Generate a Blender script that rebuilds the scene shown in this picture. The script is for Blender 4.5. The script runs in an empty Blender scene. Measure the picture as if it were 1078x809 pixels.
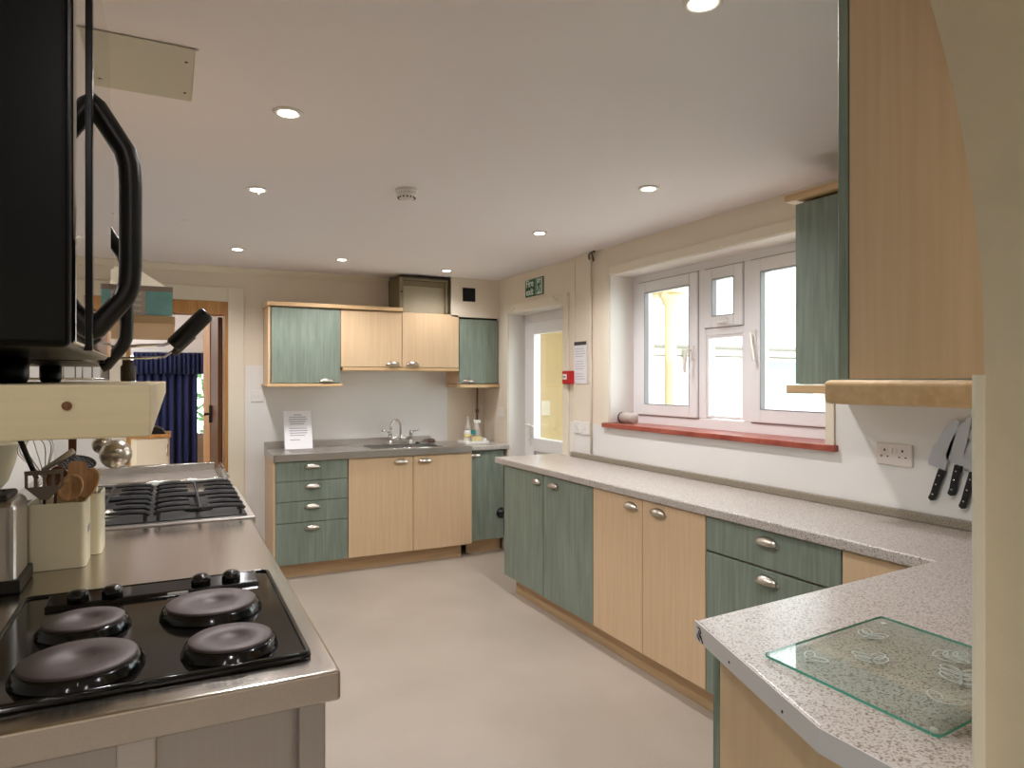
import bpy, bmesh, math, random
from mathutils import Vector, Matrix
random.seed(7)
PI = math.pi
COL = bpy.context.scene.collection
sc = bpy.context.scene
CEIL = 2.317

# ------------------------------------------------------------------ materials
def lin(c):
    return tuple(((x/255)/12.92 if x/255 <= .04045 else ((x/255+.055)/1.055)**2.4) for x in c) + (1,)
def newmat(name):
    m = bpy.data.materials.new(name); m.use_nodes = True
    nt = m.node_tree; b = nt.nodes['Principled BSDF']
    return m, nt, b
def plain(name, rgb, rough=.5, metal=0, bump=0, bscale=200, var=.0, vscale=8, coat=0, spec=.5):
    m, nt, b = newmat(name)
    b.inputs['Roughness'].default_value = rough; b.inputs['Metallic'].default_value = metal
    b.inputs['Coat Weight'].default_value = coat; b.inputs['Specular IOR Level'].default_value = spec
    c = lin(rgb); b.inputs['Base Color'].default_value = c
    tc = nt.nodes.new('ShaderNodeTexCoord')
    if var > 0:
        n = nt.nodes.new('ShaderNodeTexNoise'); n.inputs['Scale'].default_value = vscale; n.inputs['Detail'].default_value = 4
        r = nt.nodes.new('ShaderNodeValToRGB')
        r.color_ramp.elements[0].position = .3; r.color_ramp.elements[1].position = .7
        r.color_ramp.elements[0].color = tuple(x*(1-var) for x in c[:3])+(1,); r.color_ramp.elements[1].color = c
        nt.links.new(tc.outputs['Object'], n.inputs['Vector']); nt.links.new(n.outputs['Fac'], r.inputs['Fac'])
        nt.links.new(r.outputs['Color'], b.inputs['Base Color'])
    if bump > 0:
        n = nt.nodes.new('ShaderNodeTexNoise'); n.inputs['Scale'].default_value = bscale
        bp = nt.nodes.new('ShaderNodeBump'); bp.inputs['Strength'].default_value = bump; bp.inputs['Distance'].default_value = .002
        nt.links.new(tc.outputs['Object'], n.inputs['Vector']); nt.links.new(n.outputs['Fac'], bp.inputs['Height'])
        nt.links.new(bp.outputs['Normal'], b.inputs['Normal'])
    return m
def grain(name, c1, c2, rough=.4, sc_=(60, 60, 2.2), axis='Z', lo=.35, hi=.7, knots=0):
    m, nt, b = newmat(name); b.inputs['Roughness'].default_value = rough
    tc = nt.nodes.new('ShaderNodeTexCoord'); mp = nt.nodes.new('ShaderNodeMapping')
    mp.inputs['Scale'].default_value = {'Z': sc_, 'X': (sc_[2], sc_[0], sc_[1]), 'Y': (sc_[0], sc_[2], sc_[1])}[axis]
    n = nt.nodes.new('ShaderNodeTexNoise'); n.inputs['Scale'].default_value = 1; n.inputs['Detail'].default_value = 6; n.inputs['Distortion'].default_value = .4
    r = nt.nodes.new('ShaderNodeValToRGB')
    r.color_ramp.elements[0].position = lo; r.color_ramp.elements[1].position = hi
    r.color_ramp.elements[0].color = lin(c1); r.color_ramp.elements[1].color = lin(c2)
    nt.links.new(tc.outputs['Object'], mp.inputs['Vector']); nt.links.new(mp.outputs['Vector'], n.inputs['Vector'])
    nt.links.new(n.outputs['Fac'], r.inputs['Fac'])
    out = r.outputs['Color']
    if knots:
        mp2 = nt.nodes.new('ShaderNodeMapping'); mp2.inputs['Scale'].default_value = (14, 14, 3)
        n2 = nt.nodes.new('ShaderNodeTexNoise'); n2.inputs['Scale'].default_value = 1; n2.inputs['Detail'].default_value = 3
        r2 = nt.nodes.new('ShaderNodeValToRGB'); r2.color_ramp.elements[0].position = .35; r2.color_ramp.elements[1].position = .6
        r2.color_ramp.elements[0].color = (1-knots, 1-knots, 1-knots, 1); r2.color_ramp.elements[1].color = (1, 1, 1, 1)
        mx = nt.nodes.new('ShaderNodeMix'); mx.data_type = 'RGBA'; mx.blend_type = 'MULTIPLY'; mx.inputs[0].default_value = 1
        nt.links.new(tc.outputs['Object'], mp2.inputs['Vector']); nt.links.new(mp2.outputs['Vector'], n2.inputs['Vector'])
        nt.links.new(n2.outputs['Fac'], r2.inputs['Fac'])
        nt.links.new(out, mx.inputs[6]); nt.links.new(r2.outputs['Color'], mx.inputs[7]); out = mx.outputs[2]
    nt.links.new(out, b.inputs['Base Color'])
    return m
def speckle(name, cols, scale=260, rough=.35):
    m, nt, b = newmat(name); b.inputs['Roughness'].default_value = rough
    tc = nt.nodes.new('ShaderNodeTexCoord'); n = nt.nodes.new('ShaderNodeTexNoise')
    n.inputs['Scale'].default_value = scale; n.inputs['Detail'].default_value = 2
    r = nt.nodes.new('ShaderNodeValToRGB'); el = r.color_ramp.elements
    while len(el) < len(cols): el.new(.5)
    for e, (p, c) in zip(el, cols): e.position = p; e.color = lin(c)
    nt.links.new(tc.outputs['Object'], n.inputs['Vector']); nt.links.new(n.outputs['Fac'], r.inputs['Fac'])
    nt.links.new(r.outputs['Color'], b.inputs['Base Color'])
    return m
def mottle(m):     # broad wear patches over a finished material
    nt = m.node_tree; b = nt.nodes['Principled BSDF']; src = b.inputs['Base Color'].links[0].from_socket
    tc = nt.nodes.new('ShaderNodeTexCoord'); n = nt.nodes.new('ShaderNodeTexNoise'); n.inputs['Scale'].default_value = 1.6; n.inputs['Detail'].default_value = 5
    r = nt.nodes.new('ShaderNodeValToRGB'); r.color_ramp.elements[0].position = .35; r.color_ramp.elements[1].position = .65
    r.color_ramp.elements[0].color = (.86, .85, .83, 1); r.color_ramp.elements[1].color = (1, 1, 1, 1)
    mx = nt.nodes.new('ShaderNodeMix'); mx.data_type = 'RGBA'; mx.blend_type = 'MULTIPLY'; mx.inputs[0].default_value = 1
    nt.links.new(tc.outputs['Object'], n.inputs['Vector']); nt.links.new(n.outputs['Fac'], r.inputs['Fac'])
    nt.links.new(src, mx.inputs[6]); nt.links.new(r.outputs['Color'], mx.inputs[7]); nt.links.new(mx.outputs[2], b.inputs['Base Color'])
def steel(name, rgb=(205, 200, 195), rough=.32, axis=0, var=.12):
    m, nt, b = newmat(name); b.inputs['Metallic'].default_value = 1
    tc = nt.nodes.new('ShaderNodeTexCoord'); mp = nt.nodes.new('ShaderNodeMapping')
    s = [260, 260, 260]; s[axis] = 6; mp.inputs['Scale'].default_value = s
    n = nt.nodes.new('ShaderNodeTexNoise'); n.inputs['Scale'].default_value = 1; n.inputs['Detail'].default_value = 3
    mr = nt.nodes.new('ShaderNodeMapRange'); mr.inputs['To Min'].default_value = rough-.05; mr.inputs['To Max'].default_value = rough+.1
    r = nt.nodes.new('ShaderNodeValToRGB'); c = lin(rgb)
    r.color_ramp.elements[0].color = tuple(x*(1-var) for x in c[:3])+(1,); r.color_ramp.elements[1].color = c
    nt.links.new(tc.outputs['Object'], mp.inputs['Vector']); nt.links.new(mp.outputs['Vector'], n.inputs['Vector'])
    nt.links.new(n.outputs['Fac'], mr.inputs['Value']); nt.links.new(mr.outputs['Result'], b.inputs['Roughness'])
    nt.links.new(n.outputs['Fac'], r.inputs['Fac']); nt.links.new(r.outputs['Color'], b.inputs['Base Color'])
    return m
def pane(name, tint=(240, 248, 246), refl=.08):
    m = bpy.data.materials.new(name); m.use_nodes = True; nt = m.node_tree
    for n in list(nt.nodes): nt.nodes.remove(n)
    o = nt.nodes.new('ShaderNodeOutputMaterial'); mx = nt.nodes.new('ShaderNodeMixShader')
    t = nt.nodes.new('ShaderNodeBsdfTransparent'); g = nt.nodes.new('ShaderNodeBsdfGlossy'); lw = nt.nodes.new('ShaderNodeLayerWeight'); pw = nt.nodes.new('ShaderNodeMath'); f = nt.nodes.new('ShaderNodeMapRange')
    t.inputs['Color'].default_value = lin(tint); g.inputs['Roughness'].default_value = .02; lw.inputs['Blend'].default_value = .5; pw.operation = 'POWER'; pw.inputs[1].default_value = 4.5; f.inputs['To Min'].default_value = .035; f.inputs['To Max'].default_value = .75
    nt.links.new(lw.outputs['Facing'], pw.inputs[0]); nt.links.new(pw.outputs[0], f.inputs['Value'])
    nt.links.new(f.outputs[0], mx.inputs[0]); nt.links.new(t.outputs[0], mx.inputs[1]); nt.links.new(g.outputs[0], mx.inputs[2])
    nt.links.new(mx.outputs[0], o.inputs['Surface'])
    return m
def emit(name, rgb, s):
    m, nt, b = newmat(name); b.inputs['Base Color'].default_value = lin(rgb)
    b.inputs['Emission Color'].default_value = lin(rgb); b.inputs['Emission Strength'].default_value = s
    return m

M = {}
M['cream'] = plain('cream_paint', (232, 220, 201), .6, bump=.15, bscale=120)
M['ceil'] = plain('ceiling_paint', (236, 232, 233), .7, bump=.1, bscale=90)
M['clad'] = plain('white_cladding', (236, 234, 230), .3, var=.04, vscale=3)
M['white'] = plain('white_paint', (238, 234, 228), .4)
M['cream_trim'] = plain('cream_trim', (233, 224, 204), .4)
M['arch'] = plain('arch_plaster', (216, 198, 168), .7, bump=.25, bscale=160, var=.06, vscale=20)
M['upvc'] = plain('white_upvc', (240, 238, 238), .3)
M['floor'] = speckle('beige_vinyl', [(.3, (161, 149, 135)), (.5, (178, 166, 152)), (.7, (186, 175, 162))], 300, .45)
mottle(M['floor'])
M['beech'] = grain('beech_laminate', (214, 184, 146), (222, 193, 156), .42)
M['beech_x'] = grain('beech_laminate_along', (208, 172, 126), (222, 190, 146), .45, axis='X')
M['beech_y'] = grain('beech_laminate_deep', (208, 172, 126), (222, 190, 146), .45, axis='Y')
M['green'] = grain('green_stained_wood', (116, 130, 117), (146, 158, 144), .45, sc_=(75, 75, 3.5), lo=.25, hi=.8, knots=.14)
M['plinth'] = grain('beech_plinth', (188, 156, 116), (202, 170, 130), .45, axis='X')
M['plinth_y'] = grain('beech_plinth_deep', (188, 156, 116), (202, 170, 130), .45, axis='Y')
M['granite'] = speckle('speckled_laminate', [(.3, (112, 94, 82)), (.40, (160, 146, 134)), (.5, (194, 187, 180)), (.62, (204, 198, 192)), (.74, (150, 136, 124))], 215, .3)
M['granite_dark'] = speckle('speckled_upstand', [(.3, (110, 100, 86)), (.55, (150, 140, 122)), (.7, (160, 150, 134))], 200, .4)
M['edge'] = plain('white_edge_strip', (206, 202, 200), .4)
M['steel_x'] = steel('brushed_steel', axis=0)
M['counter_steel'] = steel('counter_steel', (196, 188, 178), .2, 1)
M['steel_y'] = steel('brushed_steel_deep', axis=1)
M['steel_z'] = steel('brushed_steel_upright', axis=2, rgb=(185, 180, 176))
M['chrome'] = plain('chrome', (215, 212, 208), .12, 1)
M['blade'] = plain('knife_steel', (200, 203, 208), .35, .85)
M['nickel'] = plain('satin_nickel', (200, 192, 180), .28, 1)
M['black_gloss'] = plain('black_enamel', (10, 10, 10), .12)
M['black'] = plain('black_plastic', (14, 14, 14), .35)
M['black_matt'] = plain('black_cast_iron', (24, 22, 22), .6, bump=.3, bscale=300)
M['hob'] = plain('black_hob_enamel', (16, 14, 13), .1)
M['plate'] = plain('cast_hotplate', (88, 78, 76), .5, .2, bump=.2, bscale=200)
M['mirror'] = plain('mirrored_glass', (225, 223, 220), .03, 1)
M['tile_red'] = grain('terracotta_sill', (140, 62, 48), (176, 92, 72), .3, sc_=(12, 12, 12))
M['shelf'] = grain('cream_laminate', (214, 196, 156), (226, 208, 168), .4, axis='X')
M['utensil_cream'] = plain('cream_enamel', (226, 218, 188), .3)
M['wood'] = grain('spoon_wood', (168, 124, 82), (206, 164, 116), .6, sc_=(60, 60, 8))
M['wood_dark'] = grain('dark_spoon_wood', (104, 64, 40), (138, 90, 58), .6, sc_=(60, 60, 8))
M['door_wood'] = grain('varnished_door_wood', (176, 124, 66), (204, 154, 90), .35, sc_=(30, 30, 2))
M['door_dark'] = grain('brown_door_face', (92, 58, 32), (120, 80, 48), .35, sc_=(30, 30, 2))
M['curtain'] = plain('navy_curtain', (42, 52, 96), .9, var=.35, vscale=45)
M['green_sign'] = plain('green_sign', (20, 92, 62), .4)
M['white_sign'] = plain('white_sign', (225, 238, 228), .4)
M['grey_plastic'] = plain('grey_plastic', (128, 116, 104), .45)
M['casing'] = plain('black_casing', (5, 5, 5), .3, spec=.25)
M['gasket_groove_shade'] = plain('grey_gasket_shade', (150, 148, 150), .6)
M['paper'] = plain('white_paper', (236, 234, 236), .6)
M['ink'] = plain('grey_ink', (172, 170, 174), .7)
M['ink_dark'] = plain('dark_ink', (70, 66, 66), .7)
M['red'] = plain('red_plastic', (190, 26, 28), .35)
M['plastic'] = plain('white_plastic', (236, 232, 226), .35)
M['socket'] = plain('socket_plastic', (228, 218, 212), .35)
M['olive'] = plain('olive_metal', (134, 122, 92), .45, var=.1)
M['olive_light'] = plain('dusty_grille', (176, 166, 142), .6, bump=.6, bscale=260, var=.1, vscale=60)
M['dark_metal'] = plain('dark_brown_metal', (66, 54, 38), .4)
M['pane'] = pane('window_glass')
M['board_glass'] = pane('chopping_board_glass', (248, 252, 250))
M['board_edge'] = plain('green_glass_edge', (88, 172, 148), .15)
M['leaf_print'] = plain('frosted_leaf_print', (196, 206, 198), .6)
M['panel_glass'] = plain('grey_green_panel', (196, 194, 178), .35)
M['pipe'] = plain('painted_pipe', (226, 216, 196), .4)
M['pipe_old'] = plain('tarnished_pipe', (120, 104, 86), .4)
M['lamp'] = emit('lamp_glow', (255, 246, 228), 14)
M['teal'] = plain('teal_print', (150, 214, 218), .4, var=.2, vscale=30)
M['grey_print'] = plain('grey_box_card', (214, 206, 198), .6)
M['card_grey'] = plain('grey_card', (172, 156, 146), .6)
M['blue'] = plain('teal_cap', (20, 128, 128), .4)
M['yellow'] = plain('cream_yellow_box', (232, 214, 158), .5)
M['brown'] = plain('brown_scourer', (92, 70, 52), .8)
M['tub'] = plain('frosted_tub', (190, 178, 170), .35)
M['leaf'] = plain('leaf_green', (96, 140, 70), .5, var=.4, vscale=20)
M['render_white'] = plain('white_render', (238, 236, 230), .8, var=.05, vscale=2)
M['porch'] = plain('porch_cream', (222, 204, 168), .6)
M['roof'] = plain('pale_roof', (196, 190, 180), .7, var=.1)
M['paving'] = plain('pale_paving', (206, 200, 190), .8, var=.1)
M['shed_teal'] = plain('teal_blind', (150, 178, 178), .5)
M['ivory'] = plain('ivory_cabinet', (226, 216, 190), .5)
M['gut'] = plain('grey_gutter', (132, 126, 120), .5)

# ------------------------------------------------------------------ mesh builder
class MB:
    def __init__(s): s.v = []; s.f = []; s.sm = []
    def add(s, vs, fs, smooth=False):
        o = len(s.v); s.v += [Vector(v) for v in vs]; s.f += [tuple(i+o for i in f) for f in fs]; s.sm += [smooth]*len(fs); return s
    def box(s, x0, x1, y0, y1, z0, z1):
        x0, x1 = sorted((x0, x1)); y0, y1 = sorted((y0, y1)); z0, z1 = sorted((z0, z1))
        return s.add([(x0,y0,z0),(x1,y0,z0),(x1,y1,z0),(x0,y1,z0),(x0,y0,z1),(x1,y0,z1),(x1,y1,z1),(x0,y1,z1)],
                     [(0,3,2,1),(4,5,6,7),(0,1,5,4),(1,2,6,5),(2,3,7,6),(3,0,4,7)])
    def prism(s, pts, z0, z1):          # ccw polygon in xy extruded along z
        n = len(pts)
        return s.add([(x,y,z0) for x,y in pts]+[(x,y,z1) for x,y in pts],
              [tuple(range(n-1,-1,-1)), tuple(range(n,2*n))]+[(i,(i+1)%n,(i+1)%n+n,i+n) for i in range(n)])
    def prism_ax(s, pts, a0, a1, axis): # polygon in the other two axes, extruded along axis ('x' -> pts=(y,z); 'y' -> pts=(x,z))
        n = len(pts)
        def mk(p, a): return (a, p[0], p[1]) if axis == 'x' else (p[0], a, p[1])
        fl = (lambda t: t) if axis == 'x' else (lambda t: tuple(reversed(t)))
        return s.add([mk(p,a0) for p in pts]+[mk(p,a1) for p in pts],
              [fl(tuple(range(n-1,-1,-1))), fl(tuple(range(n,2*n)))]+[fl((i,(i+1)%n,(i+1)%n+n,i+n)) for i in range(n)])
    def lathe(s, prof, c=(0,0,0), n=28, axis='z', smooth=True):
        vs = []; fs = []
        for r, h in prof:
            for k in range(n):
                a = 2*PI*k/n; x, y = r*math.cos(a), r*math.sin(a)
                p = {'z':(x,y,h),'x':(h,x,y),'y':(y,h,x)}[axis]
                vs.append((p[0]+c[0],p[1]+c[1],p[2]+c[2]))
        for i in range(len(prof)-1):
            for k in range(n):
                k2 = (k+1)%n; fs.append((i*n+k, i*n+k2, (i+1)*n+k2, (i+1)*n+k))
        L = len(prof)
        fs.append(tuple(range(n-1,-1,-1))); fs.append(tuple((L-1)*n+k for k in range(n)))
        return s.add(vs, fs, smooth)
    def tube(s, path, r, n=10, smooth=True, flat=1.0):
        P = [Vector(p) for p in path]; R = r if isinstance(r,(list,tuple)) else [r]*len(P)
        T = []
        for i in range(len(P)):
            a = (P[i]-P[i-1]).normalized() if i else (P[1]-P[0]).normalized()
            b = (P[i+1]-P[i]).normalized() if i < len(P)-1 else a
            t = a+b; T.append(t.normalized() if t.length > 1e-6 else a)
        up = Vector((0,0,1)) if abs(T[0].z) < .9 else Vector((0,1,0))
        nrm = T[0].cross(up).normalized(); vs = []; fs = []
        for i, p in enumerate(P):
            nrm = (nrm - T[i]*nrm.dot(T[i])).normalized(); bn = T[i].cross(nrm)
            for k in range(n):
                a = 2*PI*k/n; vs.append(p + nrm*(R[i]*math.cos(a)) + bn*(R[i]*flat*math.sin(a)))
        for i in range(len(P)-1):
            for k in range(n):
                k2 = (k+1)%n; fs.append((i*n+k, i*n+k2, (i+1)*n+k2, (i+1)*n+k))
        fs.append(tuple(range(n-1,-1,-1))); fs.append(tuple((len(P)-1)*n+k for k in range(n)))
        return s.add(vs, fs, smooth)
    def build(s, name, mat, parent=None, bevel=0, seg=2, world=True, solid=0):
        off = Vector((0,0,0))
        if parent is not None and world:
            p = parent
            while p is not None: off = off + Vector(p.location); p = p.parent
        me = bpy.data.meshes.new(name)
        me.from_pydata([v-off for v in s.v], [], s.f)
        for i, p in enumerate(me.polygons): p.use_smooth = s.sm[i]
        bm = bmesh.new(); bm.from_mesh(me); bmesh.ops.recalc_face_normals(bm, faces=bm.faces); bm.to_mesh(me); bm.free()
        me.materials.append(mat if not isinstance(mat, str) else M[mat])
        o = bpy.data.objects.new(name, me); COL.objects.link(o)
        if parent is not None: o.parent = parent
        if solid:
            sm = o.modifiers.new('solid','SOLIDIFY'); sm.thickness = solid; sm.offset = 0
        if bevel:
            b = o.modifiers.new('bevel','BEVEL'); b.width = bevel; b.segments = seg; b.limit_method = 'ANGLE'; b.angle_limit = math.radians(40)
        return o
def bx(*a): return MB().box(*a)
def thing(name, label, cat, loc=(0,0,0), group=None, rz=0):
    o = bpy.data.objects.new(name, None); COL.objects.link(o); o.location = loc; o.rotation_euler = (0,0,rz); o.empty_display_size = .05
    o['label'] = label; o['category'] = cat
    if group: o['group'] = group
    return o
def tag(o, label, cat, group=None):
    o['label'] = label; o['category'] = cat
    if group: o['group'] = group
    return o
def struct(o): o['kind'] = 'structure'; return o
def place(name, me, parent, world, rot=(0,0,0)):
    o = bpy.data.objects.new(name, me); COL.objects.link(o); o.parent = parent
    off = Vector((0,0,0)); p = parent
    while p is not None: off = off+Vector(p.location); p = p.parent
    o.location = Vector(world)-off; o.rotation_euler = rot
    return o
def dup(root, loc, label=None, group=None):
    r = root.copy(); COL.objects.link(r); r.location = loc
    if label: r['label'] = label
    if group: r['group'] = group
    for ch in list(root.children):
        c = ch.copy(); COL.objects.link(c); c.parent = r
        for g in list(ch.children):
            d = g.copy(); COL.objects.link(d); d.parent = c
    return r

# cup pull (opens downwards, faces -y), shared mesh
def cup_mesh():
    vs = []; fs = []; NS, NT = 20, 8
    for i in range(NS+1):
        q = -1+2*i/NS; e = math.sqrt(max(0, 1-q*q)); e2 = e**.8
        for j in range(NT+1):
            t = j/NT*PI/2
            vs.append((q*.054, -.003-.025*e*math.sin(t), -.014+.032*e2*math.cos(t)))
    for i in range(NS):
        for j in range(NT):
            a = i*(NT+1)+j; fs.append((a, a+1, a+NT+2, a+NT+1))
    m = MB().add(vs, fs, True)
    return m
_h = cup_mesh(); HM = bpy.data.meshes.new('handle'); HM.from_pydata([tuple(v) for v in _h.v], [], _h.f)
for p in HM.polygons: p.use_smooth = True
# give it thickness
_b = bmesh.new(); _b.from_mesh(HM); bmesh.ops.remove_doubles(_b, verts=_b.verts, dist=1e-5)
bmesh.ops.solidify(_b, geom=_b.faces[:], thickness=.0022)
# back flange
for sx in (-.05, .05):
    mtx = Matrix.Translation((sx, -.002, -.012))
    bmesh.ops.create_cube(_b, size=1, matrix=mtx @ Matrix.Diagonal((.012, .004, .01, 1)))
_b.to_mesh(HM); _b.free(); HM.materials.append(M['nickel'])
for p in HM.polygons: p.use_smooth = True
RX = (0,0,-PI/2)          # facing -x
R0 = (0,0,0)              # facing -y
RB = (0,0,PI)             # facing +y
def handle(parent, w, rot): return place('handle', HM, parent, w, rot)

# ------------------------------------------------------------------ the setting
struct(bx(-3.0, 3.4, -2.7, .5, -.1, 0).box(-.87, 2.86, .5, 5.8, -.1, 0).build('floor', 'floor'))
struct(bx(-3.0, 3.4, -2.7, .25, CEIL, CEIL+.15).box(-.87, 2.9, .25, 5.8, CEIL, CEIL+.15).build('ceiling', 'ceil'))
struct(bx(-.87, -.72, .5, 5.8, 0, CEIL).build('wall_left', 'clad'))
# window wall with openings
WY0, WY1, WZ0, WZ1 = 2.03, 3.667, 1.14, 2.132
DY0, DY1, DZ = 4.24, 5.144, 2.007
XR = 2.56
w = MB()
w.box(XR, XR+.3, -.0+.25, WY0, 0, CEIL); w.box(XR, XR+.3, WY0, WY1, 0, WZ0); w.box(XR, XR+.3, WY0, WY1, WZ1, CEIL)
w.box(XR, XR+.3, WY1, DY0, 0, CEIL); w.box(XR, XR+.3, DY0, DY1, DZ, CEIL); w.box(XR, XR+.3, DY1, 5.8, 0, CEIL)
struct(w.build('wall_right', 'cream'))
# far wall with doorway
FY = 5.65
HX0, HX1, HZ = -.282, .399, 2.05
w = bx(-.72, HX0, FY, FY+.15, 0, CEIL).box(HX0, HX1, FY, FY+.15, HZ, CEIL).box(HX1, XR, FY, FY+.15, 0, CEIL)
struct(w.build('wall_far', 'cream'))
# arch wall
AX, AR, AZ = .923, .93, 1.456
w = MB(); xs = [-.72+(.93-.72)*0]; N = 48
pts = []
cx = AX-AR
top_ang = PI/2
for k in range(N+1):
    a = PI*.80*k/N
    x, z = cx+AR*math.cos(a), AZ+AR*math.sin(a)
    if x < -.72: break
    pts.append((x, min(z, CEIL)))
Y0, Y1 = .25, .5
vs = []; fs = []
poly = [(AX, 0)] + pts
for x, z in poly: vs += [(x,Y0,z),(x,Y1,z)]
for i in range(len(poly)-1): fs.append((2*i,2*i+1,2*i+3,2*i+2))
w.add(vs, fs)
for y in (Y0, Y1):
    for i in range(len(pts)-1):
        (xa,za),(xb,zb) = pts[i],pts[i+1]
        if za >= CEIL and zb >= CEIL: continue
        w.add([(xa,y,za),(xb,y,zb),(xb,y,CEIL),(xa,y,CEIL)], [(0,1,2,3)])
    w.add([(AX,y,0),(XR,y,0),(XR,y,CEIL),(AX,y,CEIL)], [(0,1,2,3)])
struct(w.build('wall_near', 'arch'))
struct(bx(.9, .9225, .4985, .5025, 0, 1.452).build('trim_1', 'cream_trim'))
# room behind the camera
struct(bx(-3.15, -3.0, -2.7, -2.2, 0, CEIL).box(-3.15, -3.0, -.2, .5, 0, CEIL).box(-3.15, -3.0, -2.2, -.2, 0, .85).box(-3.15, -3.0, -2.2, -.2, 2.15, CEIL).build('wall_hall_left', 'cream'))
w4 = struct(bx(-3.11, -3.05, -2.2, -2.14, .85, 2.15).box(-3.11, -3.05, -.26, -.2, .85, 2.15).box(-3.11, -3.05, -2.14, -.26, .85, .91).box(-3.11, -3.05, -2.14, -.26, 2.09, 2.15).box(-3.11, -3.05, -1.23, -1.17, .91, 2.09).build('hall_fill_window', 'upvc'))  # unseen window added to let fill daylight in behind the camera
bx(-3.085, -3.08, -2.14, -.26, .91, 2.09).build('window_pane', 'pane', w4)
struct(bx(-20, 2.85, -25, -2.85, -.25, -.12).box(-20, -3.15, -2.85, 4, -.25, -.12).build('ground_path', 'paving'))
struct(bx(3.4, 3.55, -2.7, .25, 0, CEIL).build('wall_hall_right', 'cream'))
struct(bx(-3.15, 3.55, -2.85, -2.7, 0, CEIL).build('wall_hall_back', 'cream'))
struct(bx(-3.15, -3.0, -2.7, -2.2, 0, CEIL).box(-3.15, -3.0, -.2, .5, 0, CEIL).box(-3.15, -3.0, -2.2, -.2, 0, .85).box(-3.15, -3.0, -2.2, -.2, 2.15, CEIL).build('wall_hall_left', 'cream'))
w4 = struct(bx(-3.11, -3.05, -2.2, -2.14, .85, 2.15).box(-3.11, -3.05, -.26, -.2, .85, 2.15).box(-3.11, -3.05, -2.14, -.26, .85, .91).box(-3.11, -3.05, -2.14, -.26, 2.09, 2.15).box(-3.11, -3.05, -1.23, -1.17, .91, 2.09).build('hall_fill_window', 'upvc'))  # same added fill window, built again
bx(-3.085, -3.08, -2.14, -.26, .91, 2.09).build('window_pane', 'pane', w4)
struct(bx(-20, 2.85, -25, -2.85, -.25, -.12).box(-20, -3.15, -2.85, 4, -.25, -.12).build('ground_path', 'paving'))
struct(bx(3.4, 3.55, -2.7, .25, 0, CEIL).build('wall_hall_right', 'cream'))
struct(bx(-3.15, -1.6, -2.85, -2.7, 0, CEIL).box(1.6, 3.55, -2.85, -2.7, 0, CEIL).box(-1.6, 1.6, -2.85, -2.7, 0, .85).box(-1.6, 1.6, -2.85, -2.7, 2.15, CEIL).build('wall_hall_back', 'cream'))
w3 = struct(bx(-1.6, -1.54, -2.81, -2.75, .85, 2.15).box(1.54, 1.6, -2.81, -2.75, .85, 2.15).box(-1.54, 1.54, -2.81, -2.75, .85, .91).box(-1.54, 1.54, -2.81, -2.75, 2.09, 2.15).box(-.56, -.5, -2.81, -2.75, .91, 2.09).box(.5, .56, -2.81, -2.75, .91, 2.09).build('hall_fill_window', 'upvc'))  # second unseen window added for fill, set in the back wall
bx(-1.54, 1.54, -2.785, -2.78, .91, 2.09).build('window_pane', 'pane', w3)
struct(bx(-3.0, -.72, .35, .5, 0, CEIL).build('wall_hall_front', 'cream'))
struct(bx(2.86, 3.4, .1, .25, 0, CEIL).build('wall_hall_corner', 'cream'))
# white hygienic cladding
struct(bx(XR-.004, XR, .5, DY0-.09, .90, 1.14).box(XR-.004, XR, .5, WY0-.045, 1.14, 1.43).box(XR-.004, XR, WY1+.06, DY0-.09, 1.14, 1.15).build('trim_2', 'clad'))
struct(bx(HX1+.125, 2.2, FY-.004, FY, .1, 1.562).build('trim_3', 'clad'))
struct(bx(-.72, HX0-.1, FY-.004, FY, .1, 1.8).build('trim_4', 'clad'))
# cornice line on the far wall
struct(MB().prism_ax([(FY-.045, CEIL), (FY-.045, CEIL-.012), (FY-.012, CEIL-.045), (FY, CEIL-.045), (FY, CEIL)], -.72, 1.66, 'x').build('trim_5', 'cream_trim'))
# boxing in the corner
struct(bx(2.115, XR, 5.34, FY, 1.985, CEIL).build('trim_6', 'cream'))
# window surround
wt = bx(XR-.012, XR+.0, WY1, WY1+.055, 1.17, WZ1+.055).box(XR-.012, XR, WY0-.045, WY0, 1.14, WZ1+.055).box(XR-.012, XR, WY0, WY1, WZ1, WZ1+.055)
struct(wt.build('trim_7', 'cream_trim', bevel=.003))
struct(bx(XR+.001, XR+.2, WY1-.004, WY1, 1.17, WZ1).box(XR+.001, XR+.2, WY0, WY0+.004, 1.17, WZ1).box(XR+.001, XR+.2, WY0, WY1, WZ1-.004, WZ1).build('trim_8', 'white'))
# sill in red tiles (three lengths)
sl = struct(bx(2.53, 2.78, 1.97, 3.72, 1.1395, 1.168).build('window_sill', 'tile_red', bevel=.004))
# fire-door surround
dt = bx(XR-.014, XR, DY1, DY1+.07, 0, DZ+.07).box(XR-.014, XR, DY0-.07, DY0, 0, DZ+.07).box(XR-.014, XR, DY0, DY1, DZ, DZ+.07)
struct(dt.build('trim_9', 'cream_trim', bevel=.003))
struct(bx(XR+.001, XR+.15, DY1-.004, DY1, 0, DZ).box(XR+.001, XR+.15, DY0, DY0+.004, 0, DZ).box(XR+.001, XR+.15, DY0, DY1, DZ-.004, DZ).build('trim_10', 'white'))
# vertical board beside the fire door
struct(bx(XR-.006, XR, 4.09, 4.105, .95, CEIL-.02).build('trim_11', 'cream_trim'))

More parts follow.
